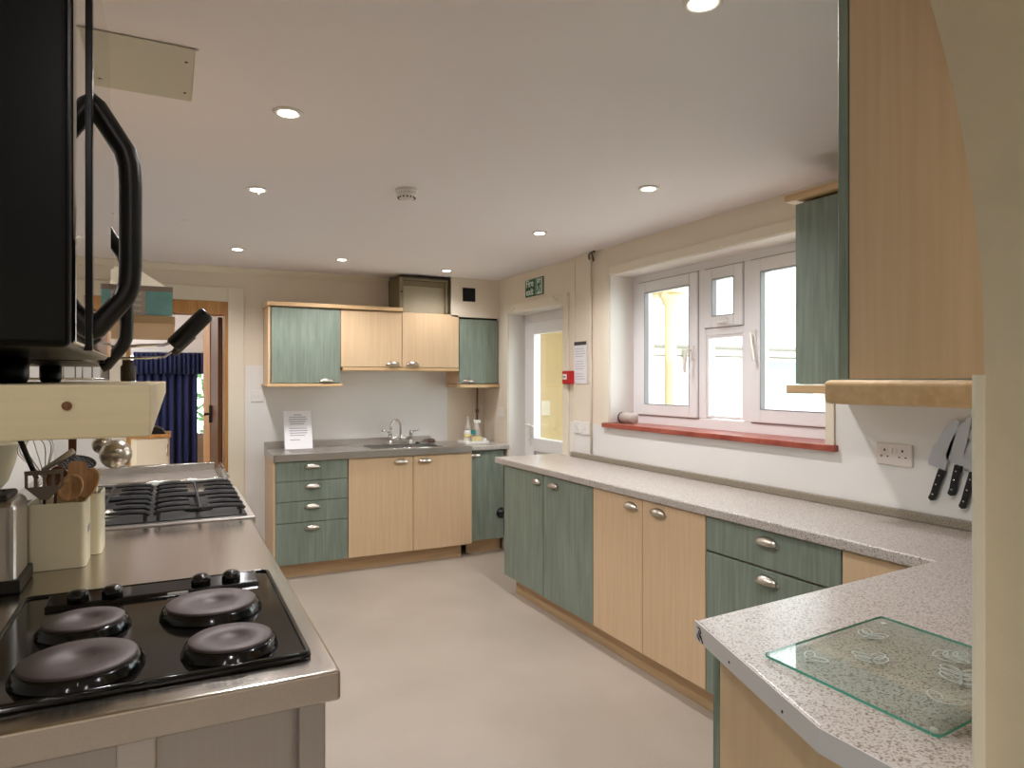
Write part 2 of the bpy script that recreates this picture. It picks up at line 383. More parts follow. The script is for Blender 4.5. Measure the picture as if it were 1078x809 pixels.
# ------------------------------------------------------------------ window
def zf(*a): pass
wx0, wx1 = 2.75, 2.82
fr = MB()
yL, yR, zb, zt = WY1, WY0, 1.165, WZ1
fr.box(wx0, wx1, yL-.06, yL, zb, zt); fr.box(wx0, wx1, yR, yR+.06, zb, zt)
fr.box(wx0, wx1, yR+.06, yL-.06, zt-.05, zt); fr.box(wx0, wx1, yR+.06, yL-.06, zb, zb+.06)
fr.box(wx0, wx1, 2.985, 3.05, zb+.06, zt-.05); fr.box(wx0, wx1, 2.635, 2.70, zb+.06, zt-.05)
fr.box(wx0, wx1, 2.70, 2.985, 1.70, 1.765)
win = struct(fr.build('window_1', 'upvc', bevel=.004))
def sash(y0, y1, z0, z1, wdt, name='sash'):
    s = MB(); xa = wx0-.012; xb = wx1-.015
    s.box(xa, xb, y0, y0+wdt, z0, z1); s.box(xa, xb, y1-wdt, y1, z0, z1)
    s.box(xa, xb, y0+wdt, y1-wdt, z0, z0+wdt); s.box(xa, xb, y0+wdt, y1-wdt, z1-wdt, z1)
    o = s.build(name, 'upvc', win, bevel=.005)
    gk = MB(); xg = wx0-.0125
    gk.box(xg, wx0+.02, y0+wdt-.001, y0+wdt+.004, z0+wdt, z1-wdt); gk.box(xg, wx0+.02, y1-wdt-.004, y1-wdt+.001, z0+wdt, z1-wdt); gk.box(xg, wx0+.02, y0+wdt+.004, y1-wdt-.004, z0+wdt-.001, z0+wdt+.004); gk.box(xg, wx0+.02, y0+wdt+.004, y1-wdt-.004, z1-wdt-.004, z1-wdt+.001)
    gk.box(wx0-.001, wx0+.002, y0-.005, y0, z0-.005, z1+.005); gk.box(wx0-.001, wx0+.002, y1, y1+.005, z0-.005, z1+.005); gk.box(wx0-.001, wx0+.002, y0, y1, z1, z1+.005); gk.box(wx0-.001, wx0+.002, y0, y1, z0-.005, z0)  # grey strips paint the shaded groove between sash and frame
    gk.build('gasket_groove_shade', 'gasket_groove_shade', o)
    bx(wx0+.02, wx0+.026, y0+wdt-.003, y1-wdt+.003, z0+wdt-.003, z1-wdt+.003).build('window_pane', 'pane', o)
    return o
s1 = sash(3.045, 3.605, 1.225, 2.08, .068)
s2 = sash(2.698, 2.988, 1.745, 2.08, .062)
s3 = sash(2.092, 2.64, 1.225, 2.08, .068)
bd = bx(wx0+.005, wx0+.05, 2.70, 2.715, 1.23, 1.70).box(wx0+.005, wx0+.05, 2.97, 2.985, 1.23, 1.70).box(wx0+.005, wx0+.05, 2.715, 2.97, 1.23, 1.245).box(wx0+.005, wx0+.05, 2.715, 2.97, 1.685, 1.70).build('glazing_bead', 'upvc', win, bevel=.003)
bx(wx0+.02, wx0+.026, 2.715, 2.97, 1.245, 1.685).build('window_pane', 'pane', bd)
def whandle(y, z, par, flip=1):
    MB().box(wx0-.024, wx0-.012, y-.012, y+.012, z-.03, z+.05).tube([(wx0-.03, y, z+.02), (wx0-.05, y, z+.03), (wx0-.058, y+flip*.012, z-.02), (wx0-.056, y+flip*.022, z-.08), (wx0-.05, y+flip*.024, z-.11)], [.008, .010, .010, .009, .007]).build('window_handle', 'plastic', par, bevel=.002)
whandle(3.08, 1.60, s1, 1); whandle(2.607, 1.66, s3, -1)
MB().box(wx0-.022, wx0-.012, 2.80, 2.89, 1.762, 1.792).tube([(wx0-.03, 2.845, 1.78), (wx0-.045, 2.84, 1.77), (wx0-.05, 2.80, 1.765), (wx0-.046, 2.77, 1.772)], [.008, .009, .008, .006]).build('window_handle', 'plastic', s2, bevel=.002)

# ------------------------------------------------------------------ glazed fire door
dx0, dx1 = 2.71, 2.775
f = bx(dx0, dx1+.01, DY1-.075, DY1-.004, 0, DZ-.004).box(dx0, dx1+.01, DY0+.004, DY0+.06, 0, DZ-.004).box(dx0, dx1+.01, DY0+.06, DY1-.075, DZ-.075, DZ-.004)
fd = struct(f.build('door_1', 'upvc', bevel=.004))
ya, yb = DY0+.062, DY1-.08
lf = bx(dx0-.01, dx1-.01, ya, ya+.10, .02, 1.925).box(dx0-.01, dx1-.01, yb-.10, yb, .02, 1.925).box(dx0-.01, dx1-.01, ya+.1, yb-.1, 1.83, 1.925).box(dx0-.01, dx1-.01, ya+.1, yb-.1, .86, .97).box(dx0-.01, dx1-.01, ya+.1, yb-.1, .02, .14).box(dx0+.008, dx1-.02, ya+.1, yb-.1, .14, .86).build('door_leaf', 'upvc', fd, bevel=.005)
bx(dx0+.02, dx0+.026, ya+.1, yb-.1, .97, 1.83).build('door_glass', 'pane', lf)
hd = MB().box(dx0-.016, dx0-.010, yb-.065, yb-.03, .90, 1.12).tube([(dx0-.016, yb-.048, 1.075), (dx0-.055, yb-.048, 1.075), (dx0-.058, yb-.075, 1.075), (dx0-.055, yb-.17, 1.070)], [.009, .009, .009, .008]).tube([(dx0-.016, yb-.048, .955), (dx0-.03, yb-.048, .955)], .009).build('door_handle', 'plastic', lf, bevel=.002)

# ------------------------------------------------------------------ doorway, hall behind it
j = bx(HX1-.022, HX1, FY-.01, FY+.16, 0, HZ).box(HX0, HX0+.022, FY-.01, FY+.16, 0, HZ).box(HX0+.022, HX1-.022, FY-.01, FY+.16, HZ-.10, HZ)
dfr = struct(j.build('door_2', 'door_wood', bevel=.002))
struct(bx(HX1, HX1+.115, FY-.02, FY, 0, HZ+.11).box(HX0-.115, HX0, FY-.02, FY, 0, HZ+.11).box(HX0, HX1, FY-.02, FY, HZ, HZ+.11).build('trim_12', 'cream_trim', bevel=.004))
# open leaf, swung into the next room
e0 = Vector((.374, 5.83)); e1 = Vector((.302, 6.5)); dr = (e1-e0).normalized(); nn = Vector((-dr.y, dr.x))
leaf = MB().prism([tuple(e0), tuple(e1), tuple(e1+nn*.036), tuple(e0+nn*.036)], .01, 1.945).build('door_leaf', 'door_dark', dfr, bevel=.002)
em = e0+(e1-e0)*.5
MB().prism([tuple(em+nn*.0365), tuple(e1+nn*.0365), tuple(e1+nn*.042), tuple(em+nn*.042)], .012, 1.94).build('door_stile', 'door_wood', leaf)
hp = em-dr*.05+nn*.036
MB().box(hp.x-.02, hp.x, hp.y-.02, hp.y+.02, 1.10, 1.24).tube([(hp.x-.01, hp.y, 1.17), (hp.x-.05, hp.y, 1.17), (hp.x-.055, hp.y-.1, 1.17)], .010).build('door_handle', 'black', leaf)
# next room
NR = 9.0
struct(bx(-2.6, 2.2, 5.8, NR+.2, -.1, 0).build('floor_hall', 'floor'))
struct(bx(-2.6, 2.2, 5.8, NR+.2, 2.45, 2.55).build('ceiling_hall', 'ceil'))
struct(bx(-2.75, -2.6, 5.8, NR+.2, 0, 2.45).build('wall_next_left', 'cream'))
struct(bx(.62, .75, 5.8, NR, 0, 2.45).build('wall_next_right', 'door_wood'))
struct(bx(-2.6, -.5, NR, NR+.15, 0, 2.45).box(-.5, .5, NR, NR+.15, 0, .75).box(-.5, .5, NR, NR+.15, 1.80, 2.45).box(.5, .75, NR, NR+.15, 0, 2.45).build('wall_next_far', 'white'))
struct(bx(-.9, .6, NR-.18, NR, 1.79, 1.95).build('trim_13', 'white', bevel=.004))
nw = struct(bx(.44, .5, NR+.02, NR+.08, .75, 1.8).box(-.5, -.44, NR+.02, NR+.08, .75, 1.8).box(-.44, .44, NR+.02, NR+.08, .75, .81).box(-.44, .44, NR+.02, NR+.08, 1.74, 1.8).box(.40, .44, NR+.02, NR+.08, .81, 1.74).build('window_2', 'upvc'))
bx(-.44, .40, NR+.045, NR+.05, .81, 1.74).build('window_pane', 'pane', nw)
# curtains: pleated sheets
def pleat(x0, x1, y, z0, z1, amp, nw_, name, mat, parent=None, nz=1):
    n = nw_*10; vs = []; fs = []
    for zz in (z0, (z0+z1)/2, z1):
        for k in range(n+1):
            t = k/n; a = amp*(1.15 if zz == z0 else 1)
            vs.append((x0+(x1-x0)*t, y+a*math.sin(t*nw_*2*PI)+.3*a*math.sin(t*nw_*3.7), zz))
    for r in range(2):
        for k in range(n): fs.append((r*(n+1)+k, r*(n+1)+k+1, (r+1)*(n+1)+k+1, (r+1)*(n+1)+k))
    return MB().add(vs, fs, True).build(name, mat, parent, solid=.006)
cu = thing('curtain', 'long navy curtain with gathered pelmet hanging beyond the open doorway', 'curtain', (0, NR-.26, .1))
pleat(-.34, .285, NR-.26, .06, 1.72, .03, 8, 'drape', 'curtain', cu)
pleat(-.36, .40, NR-.32, 1.52, 1.765, .02, 16, 'valance', 'curtain', cu)
MB().tube([(-.4, NR-.28, 1.76), (.45, NR-.28, 1.76)], .012).build('curtain_rail', 'plastic', cu)
cb = thing('cabinet', 'cream cabinet with brown top in the room beyond the doorway', 'cabinet', (-.2, 6.7, 0))
bx(-.52, -.0, 6.55, 6.95, 0, .955).build('body', 'ivory', cb, bevel=.003); bx(-.53, .01, 6.53, 6.96, .955, .985).build('top', 'door_wood', cb, bevel=.004)
bx(-.255, -.01, 6.535, 6.55, .05, .945).build('door', 'ivory', cb, bevel=.003)
MB().tube([(-.02, 6.53, .80), (-.02, 6.505, .80), (-.02, 6.505, .90), (-.02, 6.53, .90)], .006).build('handle', 'chrome', cb)
tag(MB().prism_ax([(-.2, .985), (-.03, .985), (-.06, 1.03), (-.10, 1.05), (-.16, 1.045)], 6.58, 6.8, 'y').build('telephone', 'black', bevel=.006), 'small black telephone on the brown cabinet top beyond the doorway', 'telephone')
tag(bx(-.07, -.01, NR-.03, NR, 2.0, 2.08).build('alarm_call_point', 'red', bevel=.004), 'small red alarm box high on the wall beyond the doorway', 'alarm')
# shrub outside that window
vs = []; fs = []
for k in range(900):
    c = Vector((random.uniform(-.2, 1.6), NR+random.uniform(.7, 1.5), random.uniform(.2, 2.1)))
    d1 = Vector((random.gauss(0,1), random.gauss(0,1), random.gauss(0,1))).normalized(); d2 = d1.orthogonal().normalized()
    l, ww = random.uniform(.05, .09), random.uniform(.02, .04); o = len(vs)
    vs += [c-d1*l, c+d2*ww, c+d1*l, c-d2*ww]; fs.append((o, o+1, o+2, o+3))
sh = thing('shrub', 'leafy green shrub outside the window behind the navy curtain', 'shrub', (.7, NR+1.1, 0))
MB().add(vs, fs).build('foliage', 'leaf', sh); MB().tube([(.7, NR+1.1, 0), (.72, NR+1.1, .9), (.66, NR+1.1, 1.7)], [.04, .03, .012]).build('stem', 'wood_dark', sh)

# ------------------------------------------------------------------ right-hand base units (doors face -x)
XF = 2.05; XC = 2.07; ZB, ZT = .115, .866
def fronts_x(root, y0, y1, z0, z1, mat, hy=None, hz=None, kind='door'):
    d = bx(XF, XC, y0+.0015, y1-.0015, z0+.0015, z1-.0015).build(kind, mat, root, bevel=.0015)
    if hy is not None: handle(d, (XF, hy, hz), RX)
    return d
def carcass_x(root, y0, y1, mat='beech'):
    bx(XC+.002, 2.52, y0, y1, ZB, .868).build('carcass', mat, root)
c1 = thing('base_cabinet', 'green two-door base cabinet at the far end of the speckled worktop', 'cabinet', (2.3, 3.64, 0))
carcass_x(c1, 3.098, 4.17); fronts_x(c1, 3.648, 4.19, ZB, ZT, 'green', 3.722, .818); fronts_x(c1, 3.096, 3.640, ZB, ZT, 'green', 3.515, .82)
bx(XC, 2.52, 4.172, 4.19, ZB, .868).build('end_panel', 'green', c1)
c2 = thing('base_cabinet', 'beech two-door base cabinet below the window between green units', 'cabinet', (2.3, 2.66, 0))
carcass_x(c2, 2.228, 3.094); fronts_x(c2, 2.665, 3.094, ZB, ZT, 'beech', 2.752, .825); fronts_x(c2, 2.228, 2.663, ZB, ZT, 'beech', 2.54, .828)
c3 = thing('drawer_cabinet', 'green drawer unit under the speckled worktop beside the corner', 'cabinet', (2.3, 1.9, 0))
carcass_x(c3, 1.569, 2.224)
for z0, z1 in ((.722, .866), (.42, .716), (.115, .416)):
    fronts_x(c3, 1.569, 2.224, z0, z1, 'green', 1.89, (z1-.038), 'drawer')
c4 = thing('corner_cabinet', 'plain beech corner panel unit beside the green drawers', 'cabinet', (2.3, 1.36, 0))
carcass_x(c4, 1.16, 1.565); fronts_x(c4, 1.16, 1.565, ZB, ZT, 'beech', kind='front_panel')
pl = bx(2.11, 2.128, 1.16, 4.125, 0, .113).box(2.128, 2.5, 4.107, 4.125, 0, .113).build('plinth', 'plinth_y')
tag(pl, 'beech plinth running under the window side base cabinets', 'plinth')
# peninsula unit
c5 = thing('peninsula_cabinet', 'beech-ended cabinet with green doors carrying the near worktop by the arch', 'cabinet', (1.5, .83, 0))
bx(1.098, 1.98, .53, 1.128, .115, .868).build('carcass', 'beech', c5)
bx(1.08, 1.098, .53, 1.128, .0, .868).build('end_panel', 'beech', c5)
for x0, x1 in ((1.08, 1.51), (1.513, 1.98)):
    d = bx(x0, x1, 1.13, 1.15, .115, .866).build('door', 'green', c5, bevel=.0015)
    handle(d, ((1.45 if x0 < 1.3 else 1.57), 1.15, .82), RB)
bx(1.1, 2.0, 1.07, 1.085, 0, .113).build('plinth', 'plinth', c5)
# worktop
wt = thing('worktop', 'pale speckled L-shaped worktop under the window with near peninsula', 'worktop', (2.28, 2.5, .87))
slab = MB().prism([(2.03,4.306),(2.03,1.239),(1.05,1.171),(.895,.722),(.895,.512),(2.55,.512),(2.55,4.306)], .87, .91).build('slab', 'granite', wt, bevel=.007, seg=3)
bx(2.525, 2.552, .53, 4.10, .911, .944).build('upstand', 'granite_dark', wt, bevel=.003)
e = Vector((1.05, 1.171)); g = Vector((.895, .722)); d = (g-e).normalized(); n = Vector((d.y, -d.x))
if n.x > 0: n = -n
est = MB().prism([tuple(e+n*.0), tuple(g), (.895, .512), (.892, .512), (.8925, .7225), tuple(e+n*.003)], .8705, .9095).build('edge_strip', 'edge', wt)
for t, zz in ((.36, .886), (.78, .884)):
    p = e+(g-e)*t+n*.003; c = MB().tube([(p.x, p.y, zz), (p.x+n.x*.001, p.y+n.y*.001, zz)], .0028).build('screw_hole', 'dark_metal', est)
def onedge(t, z, o=.0035): p = e+(g-e)*t+n*o; return (p.x, p.y, z)
mk = MB()
for seq in ([(.035,.900),(.06,.901),(.075,.893),(.055,.888),(.035,.886)], [(.05,.895),(.06,.884),(.085,.880)], [(.07,.888),(.095,.874)], [(.03,.882),(.045,.878),(.06,.874)]):
    mk.tube([onedge(t, z) for t, z in seq], .0016, 6)
mk.build('black_mark', 'black', est)
# glass board
gb = thing('chopping_board', 'clear green-edged glass chopping board with leaf print on the peninsula', 'chopping board', (1.215, .8, .911))
A, B, C_, D = Vector((1.022,.951)), Vector((1.42,.985)), Vector((1.415,.648)), Vector((1.017,.614))
def corner(P, Q, R, r=.012, k=5):
    a = P+(Q-P).normalized()*r; b = P+(R-P).normalized()*r; out = []
    for i in range(k+1):
        t = i/k; out.append((a*(1-t)+P*t)*(1-t)+(P*(1-t)+b*t)*t)
    return out
poly = corner(A,B,D)+corner(D,A,C_)+corner(C_,D,B)+corner(B,C_,A)
MB().prism([tuple(p) for p in poly], .914, .919).build('glass_sheet', 'board_glass', gb)
n_ = len(poly); inner = [p+(Vector((1.2185,.8))-p)*.004 for p in poly]
er = MB()
for i in range(n_):
    k = (i+1)%n_; P, Q = poly[i], poly[k]
    o = (P-Vector((1.2185,.8))).normalized()*.0008
    er.add([(P.x+o.x,P.y+o.y,.914),(Q.x+o.x,Q.y+o.y,.914),(Q.x+o.x,Q.y+o.y,.919),(P.x+o.x,P.y+o.y,.919)], [(0,1,2,3)])
er.build('polished_edge', 'board_edge', gb)
def leaf_sprig(x, y, ang, nl, ll):
    lp = MB(); d = Vector((math.cos(ang), math.sin(ang)))
    def stroke(p, q, w_=.0012):
        t_ = (q-p).normalized(); n_2 = Vector((-t_.y, t_.x))*w_; p = p-t_*.0004; q = q+t_*.0004
        lp.box(0,0,0,0,0,0) if False else lp.add([(p.x-n_2.x,p.y-n_2.y,.9191),(q.x-n_2.x,q.y-n_2.y,.9191),(q.x+n_2.x,q.y+n_2.y,.9191),(p.x+n_2.x,p.y+n_2.y,.9191),(p.x-n_2.x,p.y-n_2.y,.9195),(q.x-n_2.x,q.y-n_2.y,.9195),(q.x+n_2.x,q.y+n_2.y,.9195),(p.x+n_2.x,p.y+n_2.y,.9195)], [(0,3,2,1),(4,5,6,7),(0,1,5,4),(1,2,6,5),(2,3,7,6),(3,0,4,7)])
    o = Vector((x, y)); stroke(o, o+d*ll*nl*.45)
    for i in range(nl):
        b_ = o+d*ll*(.2+i*.45)
        for sg in (-1, 1):
            a2 = ang+sg*.75; u2 = Vector((math.cos(a2), math.sin(a2))); v2 = Vector((-u2.y, u2.x)); pp = []
            for k in range(15):
                t_ = k/14; w2 = .26*ll*math.sin(2*PI*t_); pp.append(b_+u2*(ll*(.5-.5*math.cos(2*PI*t_)))+v2*w2)
            for k in range(14): stroke(pp[k], pp[k+1])
    lp.build('leaf_print', 'leaf_print', gb)
for a_ in ((1.075, .90, -.2, 1, .035), (1.22, .70, .5, 3, .045), (1.17, .82, .9, 2, .04), (1.30, .80, -.6, 3, .04), (1.12, .68, .1, 1, .04), (1.27, .92, .1, 2, .035)): leaf_sprig(*a_)
for p in (A, B, C_, D):
    q = p+(Vector((1.2185,.8))-p)*.12; MB().lathe([(.007,.910),(.006,.914)], (q.x,q.y,0), 12).build('foot', 'plastic', gb)

# ------------------------------------------------------------------ wall units on the window wall and the arch wall
w1 = thing('wall_cabinet', 'green wall cabinet on the window wall beside the window', 'cabinet', (2.4, 1.4, 1.43))
bx(2.272, 2.552, .86, 1.932, 1.43, 2.155).build('carcass', 'beech', w1)
bx(2.25, 2.27, 1.40, 1.93, 1.432, 2.153).build('door', 'green', w1, bevel=.0015); bx(2.25, 2.27, .862, 1.397, 1.432, 2.153).build('door', 'green', w1, bevel=.0015)
bx(2.225, 2.552, .86, 1.965, 2.165, 2.195).build('cornice', 'beech_y', w1, bevel=.004)
bx(2.225, 2.552, .86, 1.955, 1.394, 1.428).build('light_rail', 'beech_y', w1, bevel=.004)
w2 = thing('wall_cabinet', 'tall wall cabinet with wide beech end panel beside the arch', 'cabinet', (1.6, .67, 1.447))
bx(1.096, 2.2, .51, .808, 1.448, 2.25).build('carcass', 'beech', w2); bx(1.078, 1.096, .51, .808, 1.448, 2.25).build('end_panel', 'beech', w2)
for x0, x1 in ((1.076, 1.63), (1.633, 2.2)):
    dd = bx(x0, x1, .81, .83, 1.448, 2.25).build('door', 'green', w2, bevel=.0015)
    handle(dd, ((x1-.08 if x0 < 1.2 else x0+.08), .83, 1.50), RB)
bx(1.062, 2.2, .51, .852, 1.403, 1.446).build('light_rail', 'beech_x', w2, bevel=.010, seg=4)
MB().tube([(1.0775, .60, 2.04), (1.0765, .60, 2.04)], .003).build('screw_cap', 'plastic', w2)

# ------------------------------------------------------------------ sink run (faces -y)
YF = 5.116; YC = 5.136
def fronts_y(root, x0, x1, z0, z1, mat, hx=None, hz=None, kind='door', y=YF):
    d = bx(x0+.0015, x1-.0015, y, y+.02, z0+.0015, z1-.0015).build(kind, mat, root, bevel=.0015)
    if hx is not None: handle(d, (hx, y, hz), R0)
    return d
s1_ = thing('drawer_cabinet', 'green four-drawer unit under the steel sink top', 'cabinet', (.93, 5.38, 0))
bx(.668, 1.195, YC+.001, 5.64, .115, .858).build('carcass', 'beech', s1_)
bx(.662, .674, YF, YC, .115, .858).build('end_edge', 'beech', s1_)
for z0, z1 in ((.713, .858), (.565, .711), (.411, .563), (.107, .409)):
    fronts_y(s1_, .676, 1.195, z0, z1, 'green', .935, z1-.038, 'drawer')
s2_ = thing('base_cabinet', 'beech two-door cabinet under the sink taps', 'cabinet', (1.7, 5.38, 0))
bx(1.199, 2.209, YC+.001, 5.64, .115, .70).build('carcass', 'beech', s2_)
fronts_y(s2_, 1.199, 1.707, .107, .858, 'beech', 1.61, .817); fronts_y(s2_, 1.709, 2.209, .107, .858, 'beech', 1.805, .815)
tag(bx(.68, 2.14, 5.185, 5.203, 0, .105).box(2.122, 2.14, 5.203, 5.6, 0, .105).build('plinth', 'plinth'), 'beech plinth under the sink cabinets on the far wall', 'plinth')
s3_ = thing('base_cabinet', 'narrow pale green cabinet in the corner right of the sink', 'cabinet', (2.38, 5.4, 0))
bx(2.215, 2.53, 5.19, 5.64, .115, .868).build('carcass', 'beech', s3_)
fronts_y(s3_, 2.214, 2.525, .115, .862, 'green', 2.262, .83, y=5.168)
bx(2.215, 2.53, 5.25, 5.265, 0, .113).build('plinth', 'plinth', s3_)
tag(bx(2.204, 2.555, 5.115, 5.645, .87, .908).build('worktop', 'granite', bevel=.005), 'short speckled worktop in the corner right of the sink', 'worktop')
# steel sink top with bowl
st = thing('sink', 'long stainless steel sink top with drainer under the far wall cabinets', 'sink', (1.43, 5.37, .86))
X0, X1, Ya, Yb = .662, 2.2, 5.096, 5.645
bX0, bX1, bY0, bY1 = 1.42, 1.96, 5.17, 5.47
t = MB()
for x0, x1, y0, y1 in ((X0, bX0, Ya, Yb), (bX1, X1, Ya, Yb), (bX0, bX1, Ya, bY0), (bX0, bX1, bY1, Yb)): t.box(x0, x1, y0, y1, .905, .91)
t.box(X0, X1, Ya, Ya+.004, .860, .905); t.box(X0, X0+.004, Ya, Yb, .860, .905); t.box(X1-.004, X1, Ya, Yb, .860, .905)
t.build('sink_top', 'steel_x', st)
bwl = bx(bX0-.002, bX0, bY0, bY1, .74, .908).box(bX1, bX1+.002, bY0, bY1, .74, .908).box(bX0, bX1, bY0-.002, bY0, .74, .908).box(bX0, bX1, bY1, bY1+.002, .74, .908).box(bX0, bX1, bY0, bY1, .738, .741)
bwl.build('bowl', 'steel_y', st)
bx(X0, 2.04, Yb-.016, Yb-.002, .91, .965).build('upstand', 'steel_x', st, bevel=.003)
MB().tube([(bX0-.01, bY0-.01, .9115), (bX1+.01, bY0-.01, .9115), (bX1+.01, bY1+.01, .9115), (bX0-.01, bY1+.01, .9115), (bX0-.01, bY0-.01, .9115)], .004).build('bowl_rim', 'chrome', st)
rb = MB()
for k in range(7): rb.box(.80, 1.30, 5.2+k*.05, 5.208+k*.05, .91, .9125)
rb.build('drainer_ribs', 'steel_x', st)
# bridge tap
tp = thing('mixer_tap', 'chrome bridge mixer tap with swan-neck spout and two levers behind the sink bowl', 'tap', (1.735, 5.54, .91))
Yt = 5.53
MB().lathe([(.024,.91),(.024,.918),(.014,.926),(.014,.965),(.018,.97),(.018,.985)], (1.645,Yt,0), 16).lathe([(.024,.91),(.024,.918),(.014,.926),(.014,.965),(.018,.97),(.018,.985)], (1.825,Yt,0), 16).tube([(1.645,Yt,.962),(1.825,Yt,.962)], .013).lathe([(.018,.94),(.02,.955),(.02,.97),(.014,.99),(.012,1.0)], (1.735,Yt,0), 16).build('bridge_body', 'chrome', tp)
sp = [(1.735,Yt,.99),(1.735,Yt,1.05)]
for k in range(11):
    a = PI*k/10; sp.append((1.735-.05*(1-math.cos(a)), Yt-.045*(1-math.cos(a))*.6, 1.06+.055*math.sin(a)))
sp.append((sp[-1][0], sp[-1][1], 1.035))
MB().tube(sp, [.010]*(len(sp)-1)+[.012], 12).build('spout', 'chrome', tp)
for x, dx in ((1.645, -.075), (1.825, .075)):
    MB().lathe([(.016,.985),(.017,1.01),(.010,1.025)], (x,Yt,0), 14).tube([(x,Yt,1.01),(x+dx*.5,Yt-.01,1.022),(x+dx,Yt-.02,1.032)], [.007,.006,.008]).build('lever', 'chrome', tp)
tag(MB().lathe([(.022,.911),(.022,.916),(.012,.92),(.006,.93)], (1.87,5.50,0), 14).build('sink_plug', 'black'), 'small black sink plug beside the mixer tap', 'plug')
tag(MB().lathe([(.01,.911),(.03,.914),(.036,.925),(.026,.94),(.012,.945)], (2.02,5.56,0), 12).build('scourer', 'brown'), 'brown scourer in the back corner of the sink top', 'scourer')
# standing notice
nt_ = thing('notice', 'white printed notice propped up on the sink drainer', 'notice', (.9, 5.45, .913))
def sheet_xz(x0, x1, y0, y1, z0, z1, t=.003):   # leaning back from y0 (foot) to y1 (top)
    return MB().add([(x0,y0,z0),(x1,y0,z0),(x1,y1,z1),(x0,y1,z1),(x0,y0+t,z0),(x1,y0+t,z0),(x1,y1+t,z1),(x0,y1+t,z1)], [(0,1,2,3),(7,6,5,4),(0,4,5,1),(1,5,6,2),(2,6,7,3),(3,7,4,0)])
ps = sheet_xz(.79, 1.0, 5.45, 5.53, .914, 1.205).build('paper', 'paper', nt_)
ln = MB()
for k, (a, b) in enumerate([(.36,.64),(.2,.8),(.18,.84),(.2,.78),(.22,.72),(0,0),(.2,.8),(.18,.84),(.2,.82),(.2,.74),(0,0),(.2,.55)]):
    if b <= a: continue
    tt = .9-k*.06; zz = .914+.291*tt; yy = 5.45+.08*tt-.0015
    ln.box(.79+.21*a, .79+.21*b, yy, yy+.001, zz-.003, zz+.003)
ln.build('printed_text', 'ink', nt_)
# tray with cleaning things
tr = thing('tray', 'white plastic tray holding cleaning bottles on the corner worktop', 'tray', (2.33, 5.36, .909))
bx(2.215, 2.44, 5.27, 5.44, .909, .915).box(2.215, 2.225, 5.27, 5.44, .915, .932).box(2.43, 2.44, 5.27, 5.44, .915, .932).box(2.225, 2.43, 5.27, 5.28, .915, .932).box(2.225, 2.43, 5.43, 5.44, .915, .932).build('tray_body', 'plastic', tr, bevel=.003)
b1 = thing('spray_bottle', 'clear spray bottle with white trigger head on the cleaning tray', 'bottle', (2.38, 5.40, .916))
MB().lathe([(.03,.916),(.033,.93),(.033,1.01),(.02,1.045),(.013,1.055),(.013,1.07)], (2.375,5.39,0), 18).build('bottle', 'tub', b1)
MB().box(2.345, 2.405, 5.378, 5.402, 1.075, 1.105).box(2.358, 2.37, 5.38, 5.40, 1.045, 1.08).lathe([(.014,1.065),(.014,1.08)], (2.375,5.39,0), 12).build('trigger_head', 'plastic', b1, bevel=.003)
b2 = thing('squeezy_bottle', 'white squeezy bottle with tapered top at the left of the tray', 'bottle', (2.29, 5.40, .916))
MB().lathe([(.03,.916),(.034,.93),(.034,1.0),(.028,1.02)], (2.29,5.39,0), 18).build('bottle', 'plastic', b2)
MB().lathe([(.028,1.02),(.026,1.04),(.014,1.075),(.008,1.11),(.006,1.135)], (2.29,5.39,0), 18).build('nozzle', 'tub', b2)
MB().lathe([(.0345,.955),(.0345,.99)], (2.29,5.39,0), 18).build('print_band', 'yellow', b2)
bx(2.305, 2.345, 5.352, 5.362, .985, 1.02).build('teal_tag', 'blue', b2)
tag(bx(2.30, 2.385, 5.30, 5.335, .916, .968).build('cleaner_box', 'yellow', bevel=.004), 'cream box of cleaning pads at the front of the tray', 'box')
tag(MB().prism_ax([(2.39,.916),(2.428,.916),(2.425,.945),(2.408,.955),(2.395,.94)], 5.29, 5.36, 'y').build('cloth', 'paper', bevel=.006), 'folded white cloth at the right end of the tray', 'cloth')
# pipes in the corner and on the wall
tag(MB().tube([(2.445,5.61,.91),(2.445,5.61,1.41)], .009).build('water_pipe', 'pipe'), 'thin cream pipe in the corner behind the cleaning tray', 'pipe')
tag(MB().tube([(2.475,5.61,.91),(2.475,5.61,1.41)], .008).lathe([(.016,1.16),(.016,1.19)], (2.475,5.61,0), 12).build('water_pipe', 'pipe_old'), 'tarnished brown pipe with a joint in the corner by the cleaning tray', 'pipe')
tag(MB().tube([(2.545,3.865,2.29),(2.545,3.867,1.9),(2.545,3.865,1.4),(2.545,3.862,.95)], .007).build('wall_pipe', 'pipe'), 'cream vertical pipe down the wall left of the window', 'pipe')
tag(MB().tube([(2.552,3.895,2.27),(2.548,3.90,2.30),(2.535,3.86,2.306),(2.53,3.80,2.308)], .007).tube([(2.548,3.84,2.25),(2.54,3.85,2.305)], .006).build('cable_end', 'pipe_old'), 'loose brown cable ends at the ceiling above the wall pipe', 'cable')

